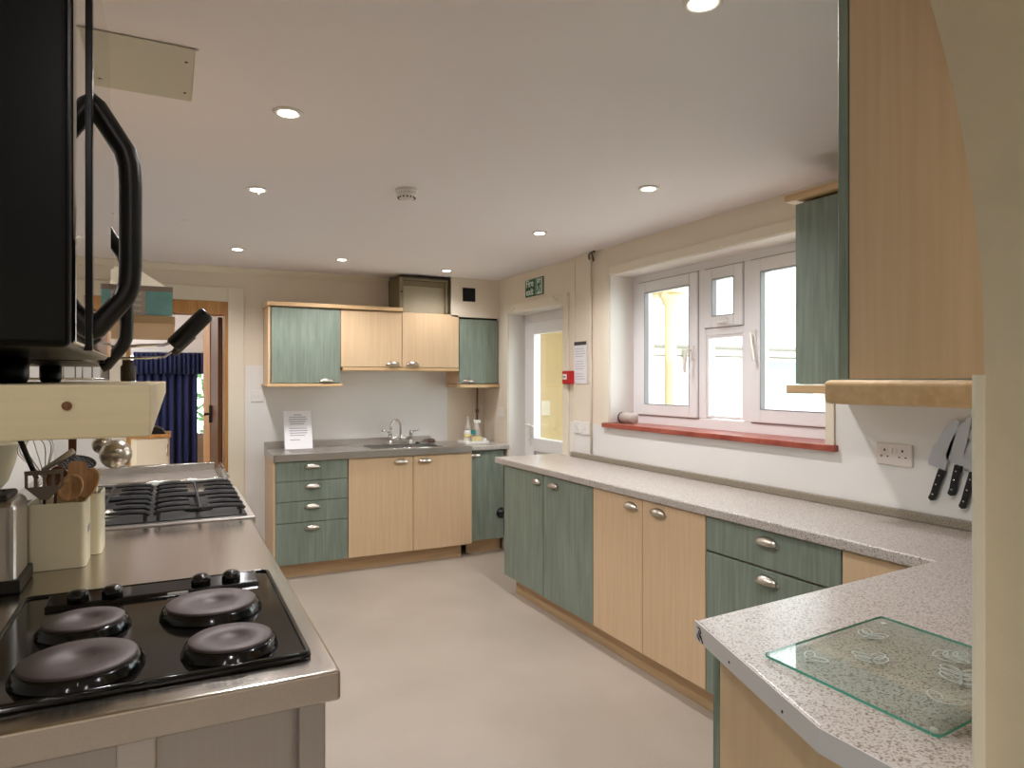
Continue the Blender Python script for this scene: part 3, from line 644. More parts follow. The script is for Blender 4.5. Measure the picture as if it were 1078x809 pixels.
# ------------------------------------------------------------------ far wall units
YW = 5.34; YWC = 5.36
u1 = thing('wall_cabinet', 'green wall cabinet at the left end of the far wall row', 'cabinet', (.92, 5.5, 1.42))
bx(.668, 1.188, YWC+.001, 5.64, 1.42, 2.004).build('carcass', 'beech', u1); bx(.655, .668, YW, 5.64, 1.42, 2.004).build('end_panel', 'beech', u1)
fronts_y(u1, .678, 1.189, 1.425, 2.0, 'green', 1.08, 1.447, y=YW)
bx(.64, 1.205, YW-.02, 5.64, 1.398, 1.419).build('light_rail', 'beech_x', u1, bevel=.004)
tag(bx(.645, 1.69, YW-.025, 5.64, 2.006, 2.036).build('cornice', 'beech_x', bevel=.004), 'beech cornice strip along the top of the far wall cabinets', 'cornice')
u2 = thing('wall_cabinet', 'beech two-door wall cabinet above the sink taps', 'cabinet', (1.69, 5.5, 1.55))
bx(1.193, 2.186, YWC+.001, 5.64, 1.552, 2.004).build('carcass', 'beech', u2)
fronts_y(u2, 1.193, 1.686, 1.553, 2.0, 'beech', 1.61, 1.585, y=YW); fronts_y(u2, 1.688, 2.186, 1.553, 2.0, 'beech', 1.775, 1.585, y=YW)
bx(1.207, 2.186, YW+.0, 5.64, 1.524, 1.550).build('light_rail', 'beech_x', u2, bevel=.003)
u3 = thing('wall_cabinet', 'narrow green wall cabinet in the corner under the black vent', 'cabinet', (2.38, 5.5, 1.42))
bx(2.192, 2.553, YWC+.001, 5.64, 1.42, 1.968).build('carcass', 'beech', u3)
fronts_y(u3, 2.19, 2.553, 1.42, 1.968, 'green', 2.275, 1.445, y=YW)
bx(2.19, 2.556, YW-.02, 5.64, 1.384, 1.414).build('light_rail', 'beech_x', u3, bevel=.004)
tag(bx(2.19, 2.555, YW+.03, FY-.002, 1.971, 1.984).build('gap_shade_strip', 'black'), 'dark strip standing in for the shaded gap between the corner wall cabinet and boxing above', 'gap strip')  # black strip painting the shade of the gap above the cabinet
vt = thing('wall_vent', 'square black vent grille on the cream corner boxing', 'vent', (2.277, 5.338, 2.12))
bx(2.22, 2.334, 5.330, 5.339, 2.119, 2.234).build('frame', 'black', vt, bevel=.002)
v_ = MB()
for k in range(6): v_.box(2.228, 2.326, 5.326, 5.331, 2.128+k*.017, 2.134+k*.017)
v_.build('slats', 'black_matt', vt)
ex = thing('extractor_box', 'dusty olive extractor box on top of the beech wall cabinets', 'extractor', (1.88, 5.5, 2.004))
bx(1.665, 1.70, 5.34, FY-.003, 2.006, 2.29).box(2.07, 2.10, 5.34, FY-.003, 2.006, 2.29).box(1.70, 2.07, 5.34, FY-.003, 2.268, 2.29).build('casing', 'olive', ex, bevel=.003)
bx(1.70, 2.07, 5.385, FY-.02, 2.006, 2.266).build('grille', 'olive_light', ex, bevel=.003)
bx(1.70, 2.07, 5.37, 5.386, 2.225, 2.266).build('top_lip', 'olive', ex, bevel=.003)
bx(2.085, 2.104, 5.335, 5.345, 2.006, 2.296).box(1.66, 2.104, 5.335, 5.345, 2.285, 2.297).build('edge_frame', 'dark_metal', ex)
MB().tube([(1.683,5.34,2.17),(1.683,5.337,2.17)], .008).build('bolt', 'dark_metal', ex)
def plate(name, x0, x1, y, z0, z1, label, cat, rock=1):
    o = thing(name, label, cat, ((x0+x1)/2, y, (z0+z1)/2))
    bx(x0, x1, y-.009, y, z0, z1).build('plate', 'plastic', o, bevel=.003)
    for k in range(rock):
        cx_ = x0+(x1-x0)*(k+1)/(rock+1); bx(cx_-.008, cx_+.008, y-.013, y-.008, (z0+z1)/2-.012, (z0+z1)/2+.012).build('rocker', 'plastic', o, bevel=.002)
    return o
plate('light_switch', .565, .655, FY-.004, 1.28, 1.37, 'white light switch on the far wall between doorway and cabinets', 'switch', 2)

# ------------------------------------------------------------------ bits on the window wall
def plate_x(name, x, y0, y1, z0, z1, label, cat, mat='plastic', group=None):
    o = thing(name, label, cat, (x, (y0+y1)/2, (z0+z1)/2), group)
    bx(x-.010, x, y0, y1, z0, z1).build('plate', mat, o, bevel=.003)
    return o
XW = XR-.004
p = plate_x('wall_socket', XW, 1.640, 1.790, 1.110, 1.196, 'white double socket on the wall left of the knives', 'socket', 'socket')
for yc in (1.752, 1.678):
    MB().box(XW-.0115, XW-.009, yc-.003, yc+.003, 1.165, 1.174).box(XW-.0115, XW-.009, yc-.016, yc-.010, 1.142, 1.147).box(XW-.0115, XW-.009, yc+.010, yc+.016, 1.142, 1.147).build('pin_holes', 'black', p)
bx(XW-.014, XW-.009, 1.718, 1.730, 1.158, 1.178).build('rocker', 'plastic', p, bevel=.002); bx(XW-.014, XW-.009, 1.700, 1.712, 1.158, 1.178).build('rocker', 'plastic', p, bevel=.002)
for y0, y1, lb in ((3.995, 4.09, 'pale switch plate below the notice, the one nearer the fire door'), (3.885, 3.98, 'pale switch plate below the notice, the one nearer the window')):
    p = plate_x('wall_switch', XW, y0, y1, 1.075, 1.16, lb, 'switch')
    for k in range(2):
        yy = y0+.03+k*.035; bx(XW-.014, XW-.009, yy-.008, yy+.008, 1.105, 1.13).build('rocker', 'plastic', p, bevel=.002)
plate_x('wall_socket', XW, 5.2, 5.30, 1.13, 1.21, 'cream wall plate in the corner right of the pipes', 'socket')
# notice beside fire door
no = thing('notice', 'white laminated notice with dark header on the wall left of the window', 'notice', (XW, 4.01, 1.43))
bx(XW-.003, XW-.001, 3.93, 4.095, 1.425, 1.715).build('paper', 'paper', no)
bx(XW-.005, XW-.003, 3.935, 4.09, 1.692, 1.716).build('header', 'ink_dark', no)
l2 = MB()
for k in range(13):
    if k in (4, 9): continue
    l2.box(XW-.0045, XW-.003, 3.95+random.uniform(0,.03), 4.075, 1.665-k*.0175, 1.668-k*.0175)
l2.build('printed_text', 'ink', no)
cp = thing('fire_alarm_call_point', 'red fire alarm call point on the wall beside the glazed door', 'alarm', (XR-.004, 4.145, 1.47))
bx(2.52, XR-.004, 4.09, 4.205, 1.42, 1.515).build('case', 'red', cp, bevel=.006); bx(2.517, 2.521, 4.14, 4.19, 1.452, 1.492).build('press_panel', 'white', cp, bevel=.001)
bx(2.515, 2.5175, 4.15, 4.18, 1.468, 1.476).build('arrow_mark', 'ink_dark', cp)
# Fire exit sign
fs_ = thing('fire_exit_sign', 'green and white fire exit sign above the glazed door', 'sign', (2.556, 4.685, 2.11))
bx(2.552, XR-.001, 4.54, 4.83, 2.11, 2.247).build('sign_board', 'green_sign', fs_, bevel=.002)
bx(2.5505, 2.553, 4.55, 4.655, 2.118, 2.239).build('pictogram_panel', 'white_sign', fs_)
def text_mesh(body, size, loc, mat, parent, name):
    cu_ = bpy.data.curves.new(name, 'FONT'); cu_.body = body; cu_.size = size; cu_.extrude = .0008; cu_.offset = size*.018
    cu_.align_x = 'LEFT'; cu_.space_line = .85; cu_.resolution_u = 3
    to = bpy.data.objects.new('tmp', cu_); COL.objects.link(to)
    bpy.context.view_layer.update()
    me = bpy.data.meshes.new_from_object(to); bpy.data.objects.remove(to)
    me.materials.clear(); me.materials.append(M[mat])
    return place(name, me, parent, loc, (PI/2, 0, -PI/2))
text_mesh('Fire\nexit', .078, (2.5512, 4.815, 2.19), 'white_sign', fs_, 'lettering')
rm = MB()   # running figure through a doorway (y decreases to the right of the sign)
def rp(a, b): return (2.5495, 4.655-a, 2.118+b)
rm.tube([rp(.012,.115), rp(.012,.005), rp(.022,.005), rp(.022,.112), rp(.09,.116), rp(.09,.005)], .0025, 6)
rm.lathe([(.0001,-.0015),(.009,-.001),(.009,.001),(.0001,.0015)], rp(.066,.097), 12, 'x')
rm.tube([rp(.058,.085), rp(.052,.05)], .0075, 6); rm.tube([rp(.052,.05), rp(.07,.038), rp(.066,.012)], .0048, 6); rm.tube([rp(.052,.05), rp(.043,.028), rp(.026,.02)], .0048, 6)
rm.tube([rp(.058,.082), rp(.075,.072), rp(.082,.08)], .0036, 6); rm.tube([rp(.056,.082), rp(.042,.078), rp(.037,.064)], .0036, 6)
rm.build('running_figure', 'green_sign', fs_)
# curtain brackets over door
for y, lb in ((5.02, 'small white bracket over the left of the glazed door'), (4.33, 'small white bracket over the right of the glazed door')):
    tag(MB().box(2.535, XR-.014, y-.02, y+.02, 2.03, 2.05).tube([(2.54, y-.015, 2.04), (2.515, y-.015, 2.04), (2.513, y-.015, 2.065)], .005).build('curtain_bracket', 'plastic', bevel=.002), lb, 'bracket')
# tub on the sill
tb = thing('plastic_tub', 'small frosted plastic tub lying on the red window sill', 'tub', (2.63, 3.55, 1.169))
MB().lathe([(.030,-.07),(.034,-.066),(.036,.05)], (2.62,3.55,1.2055), 24, 'y').build('tub_body', 'tub', tb)
MB().lathe([(.0365,.05),(.0365,.066),(.033,.07)], (2.62,3.55,1.2055), 24, 'y').build('lid', 'dark_metal', tb)
# knives on a magnetic rack
rk = thing('knife_rack', 'magnetic knife rack on the white wall beside the arch', 'rack', (XW-.01, 1.42, 1.25))
bx(XW-.014, XW, 1.28, 1.505, 1.235, 1.275).build('magnet_bar', 'steel_y', rk, bevel=.003)
def knife(label, P_butt, P_bol, P_tip, bw, tipshape, lean=.0, mat_tip=None):
    # points are (y, z) on the wall
    k = thing('kitchen_knife', label, 'knife', (XW-.018, P_bol[0], P_bol[1]))
    x0 = XW-.0185; x1 = XW-.0155
    b = Vector(P_bol); t = Vector(P_tip); d = (t-b).normalized(); n = Vector((-d.y, d.x)); L_ = (t-b).length
    # n points to larger y (left in picture) when d is up
    if n.x < 0: n = -n
    if tipshape == 'chef':
        pts = [b-n*.010, b+d*L_*.5-n*.012, t-n*.012+d*-.01, t-n*.006, t+n*.0, b+d*L_*.75+n*bw*.5, b+d*L_*.4+n*bw*.85, b+d*.02+n*bw, b+d*.008+n*(bw-.01), b+n*.004]
    else:
        pts = [b-n*.010, t-n*.020, t-n*.012+d*.008, t+n*.006, b+d*L_*.85+n*.02, b+d*L_*.4+n*bw*.9, b+d*.012+n*bw, b+d*.0+n*(bw-.006), b+n*.0]
    MB().prism_ax([tuple(p) for p in pts], x0, x1, 'x').build('blade', 'blade', k, bevel=.0006)
    u = Vector(P_butt); hd_ = (u-b).normalized(); hn = Vector((-hd_.y, hd_.x)); 
    if hn.x < 0: hn = -hn
    Lh = (u-b).length
    hp = [b-hn*.013, b+hd_*.02-hn*.014, b+hd_*Lh*.5-hn*.011, b+hd_*Lh*.85-hn*.012, u-hn*.010, u+hd_*.006+hn*.002, u+hn*.014, b+hd_*Lh*.8+hn*.011, b+hd_*Lh*.5+hn*.012, b+hd_*.02+hn*.012, b+hn*.012]
    MB().prism_ax([tuple(p) for p in hp], XW-.026, XW-.008, 'x').build('handle', 'black', k, bevel=.004)
    for f_ in (.2, .5, .82):
        c = b+hd_*Lh*f_; MB().lathe([(.0035,-.0275),(.0035,-.0255)], (XW, c.x, c.y), 10, 'x').build('rivet', 'chrome', k)
    return k
knife('broad cleaver-shaped knife with riveted black handle, leftmost on the magnetic rack', (1.558, 1.002), (1.520, 1.118), (1.478, 1.298), .058, 'broad')
knife('pointed chef knife with black handle, middle of the three on the magnetic rack', (1.487, 1.030), (1.463, 1.140), (1.428, 1.318), .052, 'chef')
knife('chef knife with curved black handle half hidden by the arch, rightmost on the rack', (1.448, .990), (1.412, 1.120), (1.385, 1.29), .046, 'chef')
# black fitting at the end of the green units
bp = thing('door_bumper', 'small round black fitting low on the pale green corner cabinet', 'fitting', (2.545, 4.35, .3))
bp.location = (2.5, 5.166, .33)
MB().lathe([(.045,5.166),(.045,5.15),(.03,5.13),(.012,5.12)], (2.5,0,.33), 18, 'y').build('pad', 'black', bp)

# ------------------------------------------------------------------ ceiling fittings
def downlight(first=None):
    d = thing('downlight', 'recessed downlight', 'light', (0,0,CEIL))
    prof = [(.030,.002),(.031,-.006),(.040,-.008),(.046,-.004),(.047,0)]
    MB().lathe(prof, (0,0,0), 32).build('bezel', 'plastic', d, world=False)
    MB().lathe([(.029,-.0045),(.029,-.0065),(.02,-.0085),(.001,-.009)], (0,0,0), 24).build('lamp', 'lamp', d, world=False)
    return d
DL = [((.342,2.296), 'recessed downlight nearest the ceiling panel'), ((.356,3.28), 'recessed downlight with a dangling pull, left row second from the camera'),
      ((.399,4.827), 'recessed downlight nearest the doorway in the far wall'), ((1.104,4.905), 'recessed downlight above the left green wall cabinet'),
      ((1.949,5.018), 'recessed downlight above the olive extractor box'), ((1.944,3.5), 'recessed downlight above the far green base cabinet'),
      ((1.935,2.467), 'recessed downlight in front of the window, near the wall cabinet'), ((1.093,1.196), 'recessed downlight at the top edge of the photo above the peninsula')]
base = downlight()
for i, ((x, y), lb) in enumerate(DL):
    o = base if i == 0 else dup(base, (x, y, CEIL))
    o.location = (x, y, CEIL); o['label'] = lb; o['group'] = 'recessed ceiling downlights'
    if i == 1:
        MB().tube([(x+.005, y, CEIL-.007), (x+.005, y, CEIL-.03)], .003).build('dangling_clip', 'plastic', o)
SM = (.966, 2.99)
sd = thing('smoke_detector', 'white dome smoke detector in the middle of the ceiling', 'smoke detector', (SM[0], SM[1], CEIL))
MB().lathe([(.052,CEIL),(.052,CEIL-.012),(.048,CEIL-.016)], (SM[0],SM[1],0), 28).build('base', 'plastic', sd)
MB().lathe([(.046,CEIL-.016),(.044,CEIL-.032),(.030,CEIL-.042),(.028,CEIL-.048),(.001,CEIL-.05)], (SM[0],SM[1],0), 28).build('dome', 'plastic', sd)
sv = MB()
for k in range(14):
    a = 2*PI*k/14; sv.box(SM[0]+.038*math.cos(a)-.003, SM[0]+.038*math.cos(a)+.003, SM[1]+.038*math.sin(a)-.003, SM[1]+.038*math.sin(a)+.003, CEIL-.041, CEIL-.034)
sv.build('vents', 'ink_dark', sd)
cpn = thing('ceiling_panel', 'grey-green access panel screwed to the ceiling above the microwaves', 'panel', (-.15, 2.15, CEIL))
bx(-.42, .06, 1.965, 2.335, CEIL-.005, CEIL-.001).build('sheet', 'panel_glass', cpn, bevel=.002)
bx(.06, .068, 1.965, 2.335, CEIL-.006, CEIL-.001).build('edge_bead', 'white', cpn)
for y in (2.05, 2.27): MB().tube([(.04, y, CEIL-.005), (.04, y, CEIL-.007)], .004).build('screw', 'dark_metal', cpn)
tag(MB().lathe([(.016,CEIL-.001),(.014,CEIL-.004)], (.07,4.10,0), 14).build('ceiling_rose', 'plastic'), 'tiny blanking cap on the ceiling before the doorway', 'cap')

# ------------------------------------------------------------------ left: steel counter with hob, range, tray
ct = thing('steel_counter', 'stainless steel counter with the black electric hob in its top', 'counter', (-.2, 2.0, 0))
CX0, CX1, CY0, CY1 = -.70, .283, 1.265, 2.80
bx(CX0, CX1, CY0, CY1, .853, .91).build('counter_top', 'counter_steel', ct, bevel=.006, seg=3)
for x, y in ((.212, 1.29), (.212, 2.72), (-.68, 1.29), (-.68, 2.72)): bx(x, x+.048, y, y+.048, 0, .852).build('leg', 'steel_z', ct, bevel=.003)
bx(-.63, .213, 1.325, 1.34, .12, .852).build('end_panel', 'steel_z', ct); bx(-.08, -.02, 1.305, 1.326, .12, .852).build('panel_fold', 'steel_x', ct, bevel=.004)
bx(-.63, .21, 1.345, 2.7, .12, .15).build('shelf', 'steel_y', ct)
# electric hob
hb = thing('electric_hob', 'black four-plate electric hob set into the steel counter', 'hob', (-.03, 1.66, .911))
HX_0, HX_1, HY_0, HY_1 = -.315, .245, 1.335, 1.985
def rrect(x0, x1, y0, y1, r, k=5):
    out = []
    for cx_, cy_, a0 in ((x1-r, y0+r, -PI/2), (x1-r, y1-r, 0), (x0+r, y1-r, PI/2), (x0+r, y0+r, PI)):
        for i in range(k+1): a = a0+PI/2*i/k; out.append((cx_+r*math.cos(a), cy_+r*math.sin(a)))
    return out
MB().prism(rrect(HX_0, HX_1, HY_0, HY_1, .02), .9105, .920).build('hob_plate', 'hob', hb, bevel=.003)
rim = rrect(HX_0+.006, HX_1-.006, HY_0+.006, HY_1-.006, .018)
MB().tube([(x, y, .921) for x, y in rim]+[(rim[0][0], rim[0][1], .921)], .005, 8).build('rim', 'black_gloss', hb)
pn = MB().prism_ax([(1.845,.920),(1.935,.920),(1.935,.930),(1.925,.936),(1.855,.930)], -.255, .205, 'x').build('control_panel', 'black_gloss', hb, bevel=.004)
bx(-.005, .04, 1.848, 1.8495, .924, .929).build('name_plate', 'plastic', pn)
for (x, y) in ((-.191, 1.872), (-.122, 1.876), (.070, 1.884), (.141, 1.887)):
    MB().lathe([(.021,.930),(.023,.936),(.021,.950),(.014,.956),(.001,.957)], (x,y,0), 22).build('knob', 'black_gloss', hb)
for (x, y, r) in ((-.161,1.682,.075), (.085,1.686,.094), (-.147,1.45,.094), (.106,1.435,.076)):
    pt = MB().lathe([(r+.012,.920),(r+.013,.924),(r+.009,.9265),(r+.010,.930),(r+.006,.932),(r+.007,.936),(r+.002,.938),(r,.940)], (x,y,0), 48).build('ring_surround', 'black_gloss', hb)
    pr = MB().lathe([(r,.938),(r,.944),(r-.003,.946),(.028,.9455),(.0265,.9430),(.001,.9430)], (x,y,0), 48).build('hotplate', 'plate', pt)
# range
rg = thing('gas_range', 'stainless gas range with black cast iron pan supports behind the hob', 'cooker', (-.2, 3.22, 0))
bx(-.62, .285, 2.835, 3.65, .1, .885).build('body', 'steel_z', rg, bevel=.004)
bx(-.70, .30, 2.825, 3.665, .887, .915).build('hob_tray', 'steel_x', rg, bevel=.005)
bx(-.655, .272, 2.865, 3.63, .9155, .919).build('well', 'black_matt', rg)
for x, y in ((-.58,2.87),(.22,2.87),(-.58,3.58),(.22,3.58)): bx(x, x+.04, y, y+.04, 0, .1).build('leg', 'steel_z', rg)
bx(.286, .293, 2.87, 3.62, .18, .72).build('oven_door', 'steel_z', rg, bevel=.003)
for k in range(6): MB().lathe([(.022,.286),(.022,.305),(.018,.312)], (0, 2.92+k*.13, .80), 16, 'x').build('knob', 'black', rg)
for ix in (1, 2):
    for iy in range(2):
        x0 = -.729+ix*.334; x1 = x0+.334; y0 = 2.87+iy*.385; y1 = y0+.375; cx_, cy_ = (x0+x1)/2, (y0+y1)/2
        MB().lathe([(.055,.919),(.055,.928),(.035,.932),(.035,.94),(.001,.942)], (cx_,cy_,0), 20).build('burner', 'nickel' if (ix+iy)%2 else 'black_matt', rg)
        g_ = MB(); zz = .953
        g_.tube([(cx_, y0, zz), (cx_, y1, zz)], .007, 6, False)
        for q_ in (.015, .125, .25, .36):
            for sx in (-1, 1):
                g_.tube([(cx_+sx*.16, y0+q_, zz-.012), (cx_+sx*.145, y0+q_, zz), (cx_+sx*.09, y0+q_, zz+.004), (cx_+sx*(.035 if .1 < q_ < .3 else .0), y0+q_, zz)], [.006, .009, .009, .005], 6, False)
                g_.tube([(cx_+sx*.145, y0+q_, .918), (cx_+sx*.145, y0+q_, zz)], .006, 6, False)
        g_.build('pan_support', 'black_matt', rg)
# steel unit with raised-rim tray beyond the range
tc_ = thing('steel_table', 'low-rimmed stainless steel table beyond the gas range', 'table', (-.2, 4.1, 0))
bx(-.66, .285, 3.70, 4.50, .875, .905).build('table_top', 'steel_x', tc_, bevel=.003)
for x, y in ((-.64,3.72),(.235,3.72),(-.64,4.44),(.235,4.44)): bx(x, x+.04, y, y+.04, 0, .874).build('leg', 'steel_z', tc_)
rt = thing('roasting_tray', 'large steel roasting tray lying on the table beyond the gas range', 'tray', (-.1, 4.1, .906))
bx(-.52, .24, 3.78, 4.44, .906, .91).build('tray_base', 'steel_x', rt)
rr = MB()
def rimseg(a, b, inw):
    rr.add([(a[0],a[1],.908),(b[0],b[1],.908),(b[0]-inw[0]*.03,b[1]-inw[1]*.03,.948),(a[0]-inw[0]*.03,a[1]-inw[1]*.03,.948)], [(0,1,2,3)])
    rr.tube([(a[0]-inw[0]*.03,a[1]-inw[1]*.03,.948),(b[0]-inw[0]*.03,b[1]-inw[1]*.03,.948)], .006, 8)
rimseg((-.52,3.78),(.24,3.78),(0,1)); rimseg((-.52,4.44),(.24,4.44),(0,-1)); rimseg((-.52,3.78),(-.52,4.44),(1,0)); rimseg((.24,3.78),(.24,4.44),(-1,0))
rr.build('tray_rim', 'chrome', rt, solid=.002)

# ------------------------------------------------------------------ shelves on the left wall
sh1 = thing('wall_shelf', 'thick cream wall shelf carrying the black microwaves', 'shelf', (-.36, 1.4, 1.403))
bx(-.72, -.0125, .575, 2.60, 1.403, 1.442).build('board', 'shelf', sh1, bevel=.0015)
MB().tube([(-.0655,.5755,1.427),(-.0655,.5735,1.427)], .0032).build('screw_hole', 'wood_dark', sh1)
for y in (.9, 2.2): bx(-.72, -.25, y, y+.02, 1.37, 1.402).box(-.72, -.70, y, y+.02, 1.15, 1.37).build('bracket', 'steel_x', sh1)
sh2 = thing('wall_shelf', 'small beech upper shelf holding the foil box beyond the microwaves', 'shelf', (-.35, 2.2, 1.585))
bx(-.72, .012, 1.86, 2.60, 1.583, 1.602).build('board', 'beech_x', sh2, bevel=.002)
for y in (1.95, 2.5): bx(-.72, -.35, y, y+.015, 1.55, 1.582).build('bracket', 'steel_x', sh2)
def microwave(y0, y1, xf, z0, label, hy, ht=.278, hb=.056):
    m = thing('microwave', label, 'microwave', (-.3, (y0+y1)/2, z0))
    H_ = .45
    bx(xf-.46, xf-.003, y0, y1, z0+.03, z0+H_).build('casing', 'casing', m, bevel=.006, seg=4)
    pnl = bx(xf-.004, xf, y0+.012, hy-.03, z0+.034, z0+H_-.004).build('control_panel', 'mirror', m, bevel=.002)
    dr_ = bx(xf-.006, xf, hy-.018, y1-.004, z0+.034, z0+H_-.004).build('door', 'mirror', m, bevel=.002)
    bx(xf-.005, xf+.003, hy-.030, hy-.018, z0+.032, z0+H_-.002).build('door_edge_strip', 'casing', m, bevel=.001)
    zt_, zb_ = z0+ht, z0+hb
    MB().tube([(xf-.004, hy, zt_+.006), (xf+.004, hy, zt_), (xf+.029, hy, zt_-.040), (xf+.033, hy, zt_-.055), (xf+.034, hy, zt_-.075), (xf+.034, hy, zb_+.065), (xf+.033, hy, zb_+.045), (xf+.028, hy, zb_+.032), (xf+.004, hy, zb_), (xf-.004, hy, zb_-.004)], .0105, 12).build('handle', 'black', dr_)
    for x, y in ((xf-.10, y0+.05), (xf-.10, y1-.05), (xf-.42, y0+.05), (xf-.42, y1-.05)):
        MB().lathe([(.015,z0),(.018,z0+.006),(.018,z0+.031)], (x,y,0), 16).build('foot', 'black', m)
    return m
microwave(.66, 1.05, -.070, 1.442, 'black mirror-fronted microwave nearest the camera on the cream shelf', .80)
microwave(1.10, 1.58, -.100, 1.442, 'second black mirror-fronted microwave, farther along the cream shelf', 1.335, .257, .030)
# foil box on the upper shelf
fb = thing('foil_box', 'open teal and grey cling film box on the small upper shelf', 'box', (-.1, 1.92, 1.602))
bx(-.30, .006, 1.885, 1.975, 1.603, 1.676).build('carton', 'grey_print', fb)
bx(-.052, .0062, 1.8835, 1.8855, 1.606, 1.668).build('teal_panel', 'teal', fb); bx(-.30, .0065, 1.8832, 1.8856, 1.664, 1.6765).build('top_band', 'card_grey', fb)
sp_ = MB()
for k in range(4): sp_.box(-.20, -.062, 1.8838, 1.8855, 1.612+k*.014, 1.617+k*.014)
sp_.build('printed_text', 'white', fb)
MB().add([(-.30,1.975,1.677),(.006,1.975,1.677),(-.08,2.03,1.74),(-.30,2.03,1.74)], [(0,1,2,3)]).build('lid_flap', 'ivory', fb, solid=.002)
# fryer basket
fk = thing('fryer_basket', 'wire fryer basket with sloping black grip on the lower shelf end', 'basket', (-.3, 1.78, 1.443))
Yk = 1.76
bk = MB()
for z in (1.449, 1.485, 1.52): bk.tube([(-.50,Yk-.08,z),(-.13,Yk-.08,z),(-.13,Yk+.12,z),(-.50,Yk+.12,z),(-.50,Yk-.08,z)], .0025, 6)
for k in range(12):
    x = -.50+k*.0336; bk.tube([(x,Yk-.08,1.52),(x,Yk-.08,1.447),(x,Yk+.12,1.447),(x,Yk+.12,1.52)], .0015, 5)
for k in range(6):
    y = Yk-.08+k*.04; bk.tube([(-.50,y,1.52),(-.50,y,1.447),(-.13,y,1.447),(-.13,y,1.52)], .0015, 5)
bk.build('mesh_basket', 'chrome', fk)
MB().tube([(-.13,Yk,1.515),(-.06,Yk,1.525),(-.012,Yk,1.527),(.012,Yk,1.538),(.03,Yk,1.555)], .0035, 8).tube([(-.13,Yk,1.495),(-.045,Yk,1.497),(-.012,Yk,1.499),(.004,Yk,1.512),(.03,Yk,1.54)], .003, 8).build('wire_arm', 'chrome', fk)
MB().tube([(.006,Yk-.004,1.524),(.010,Yk-.004,1.528),(.075,Yk-.004,1.600),(.079,Yk-.004,1.604)], [.016,.0195,.0195,.016], 18).build('grip', 'black', fk)
MB().tube([(.008,Yk+.0,1.506),(.05,Yk+.0,1.55)], .008, 10).build('grip_clip', 'dark_metal', fk)
tag(MB().lathe([(.015,1.443),(.017,1.447),(.017,1.480),(.013,1.484),(.013,1.496)], (-.092,1.93,0), 16).build('spice_jar', 'dark_metal'), 'small dark jar at the end of the lower shelf', 'jar')

# ------------------------------------------------------------------ utensils on the counter
def holder(x0, x1, y0, y1, z1, label):
    h_ = thing('utensil_holder', label, 'utensil holder', ((x0+x1)/2, (y0+y1)/2, .911))
    t_ = .005
    o = MB()
    outer = rrect(x0, x1, y0, y1, .014); inner_ = rrect(x0+t_, x1-t_, y0+t_, y1-t_, .010); n0 = len(outer)
    vs = [(x,y,.911) for x,y in outer]+[(x,y,z1) for x,y in outer]+[(x,y,z1) for x,y in inner_]+[(x,y,.918) for x,y in inner_]
    fs = []
    for r in range(3):
        for i in range(n0): k = (i+1)%n0; fs.append((r*n0+i, r*n0+k, (r+1)*n0+k, (r+1)*n0+i))
    fs.append(tuple(range(n0))); fs.append(tuple(3*n0+i for i in range(n0)))
    o.add(vs, fs); o.build('box', 'utensil_cream', h_)
    return h_
h1 = holder(-.358, -.215, 2.29, 2.43, 1.097, 'square cream utensil holder nearest the hob')
bx(-.2145, -.2135, 2.335, 2.385, 1.0, 1.02).build('side_mark', 'ink', h1)
h2 = holder(-.33, -.188, 2.44, 2.58, 1.097, 'square cream utensil holder behind the first one')
def head_mesh(outline, base, up, facing, th, name, mat, parent, holes=()):
    up = Vector(up).normalized(); fc = Vector(facing); fc = (fc-up*fc.dot(up)).normalized(); rt_ = up.cross(fc).normalized(); b = Vector(base)
    fr_ = [b+rt_*x+up*y+fc*(th/2) for x,y in outline]; bk_ = [b+rt_*x+up*y-fc*(th/2) for x,y in outline]; n0 = len(outline)
    fs = [tuple(range(n0)), tuple(range(2*n0-1,n0-1,-1))]+[(i,(i+1)%n0,(i+1)%n0+n0,i+n0) for i in range(n0)]
    o = MB().add(fr_+bk_, fs)
    for hx, hy, hw, hh in holes: pass
    return o.build(name, mat, parent, bevel=.001)
CAMV = Vector((0,0,1.445))
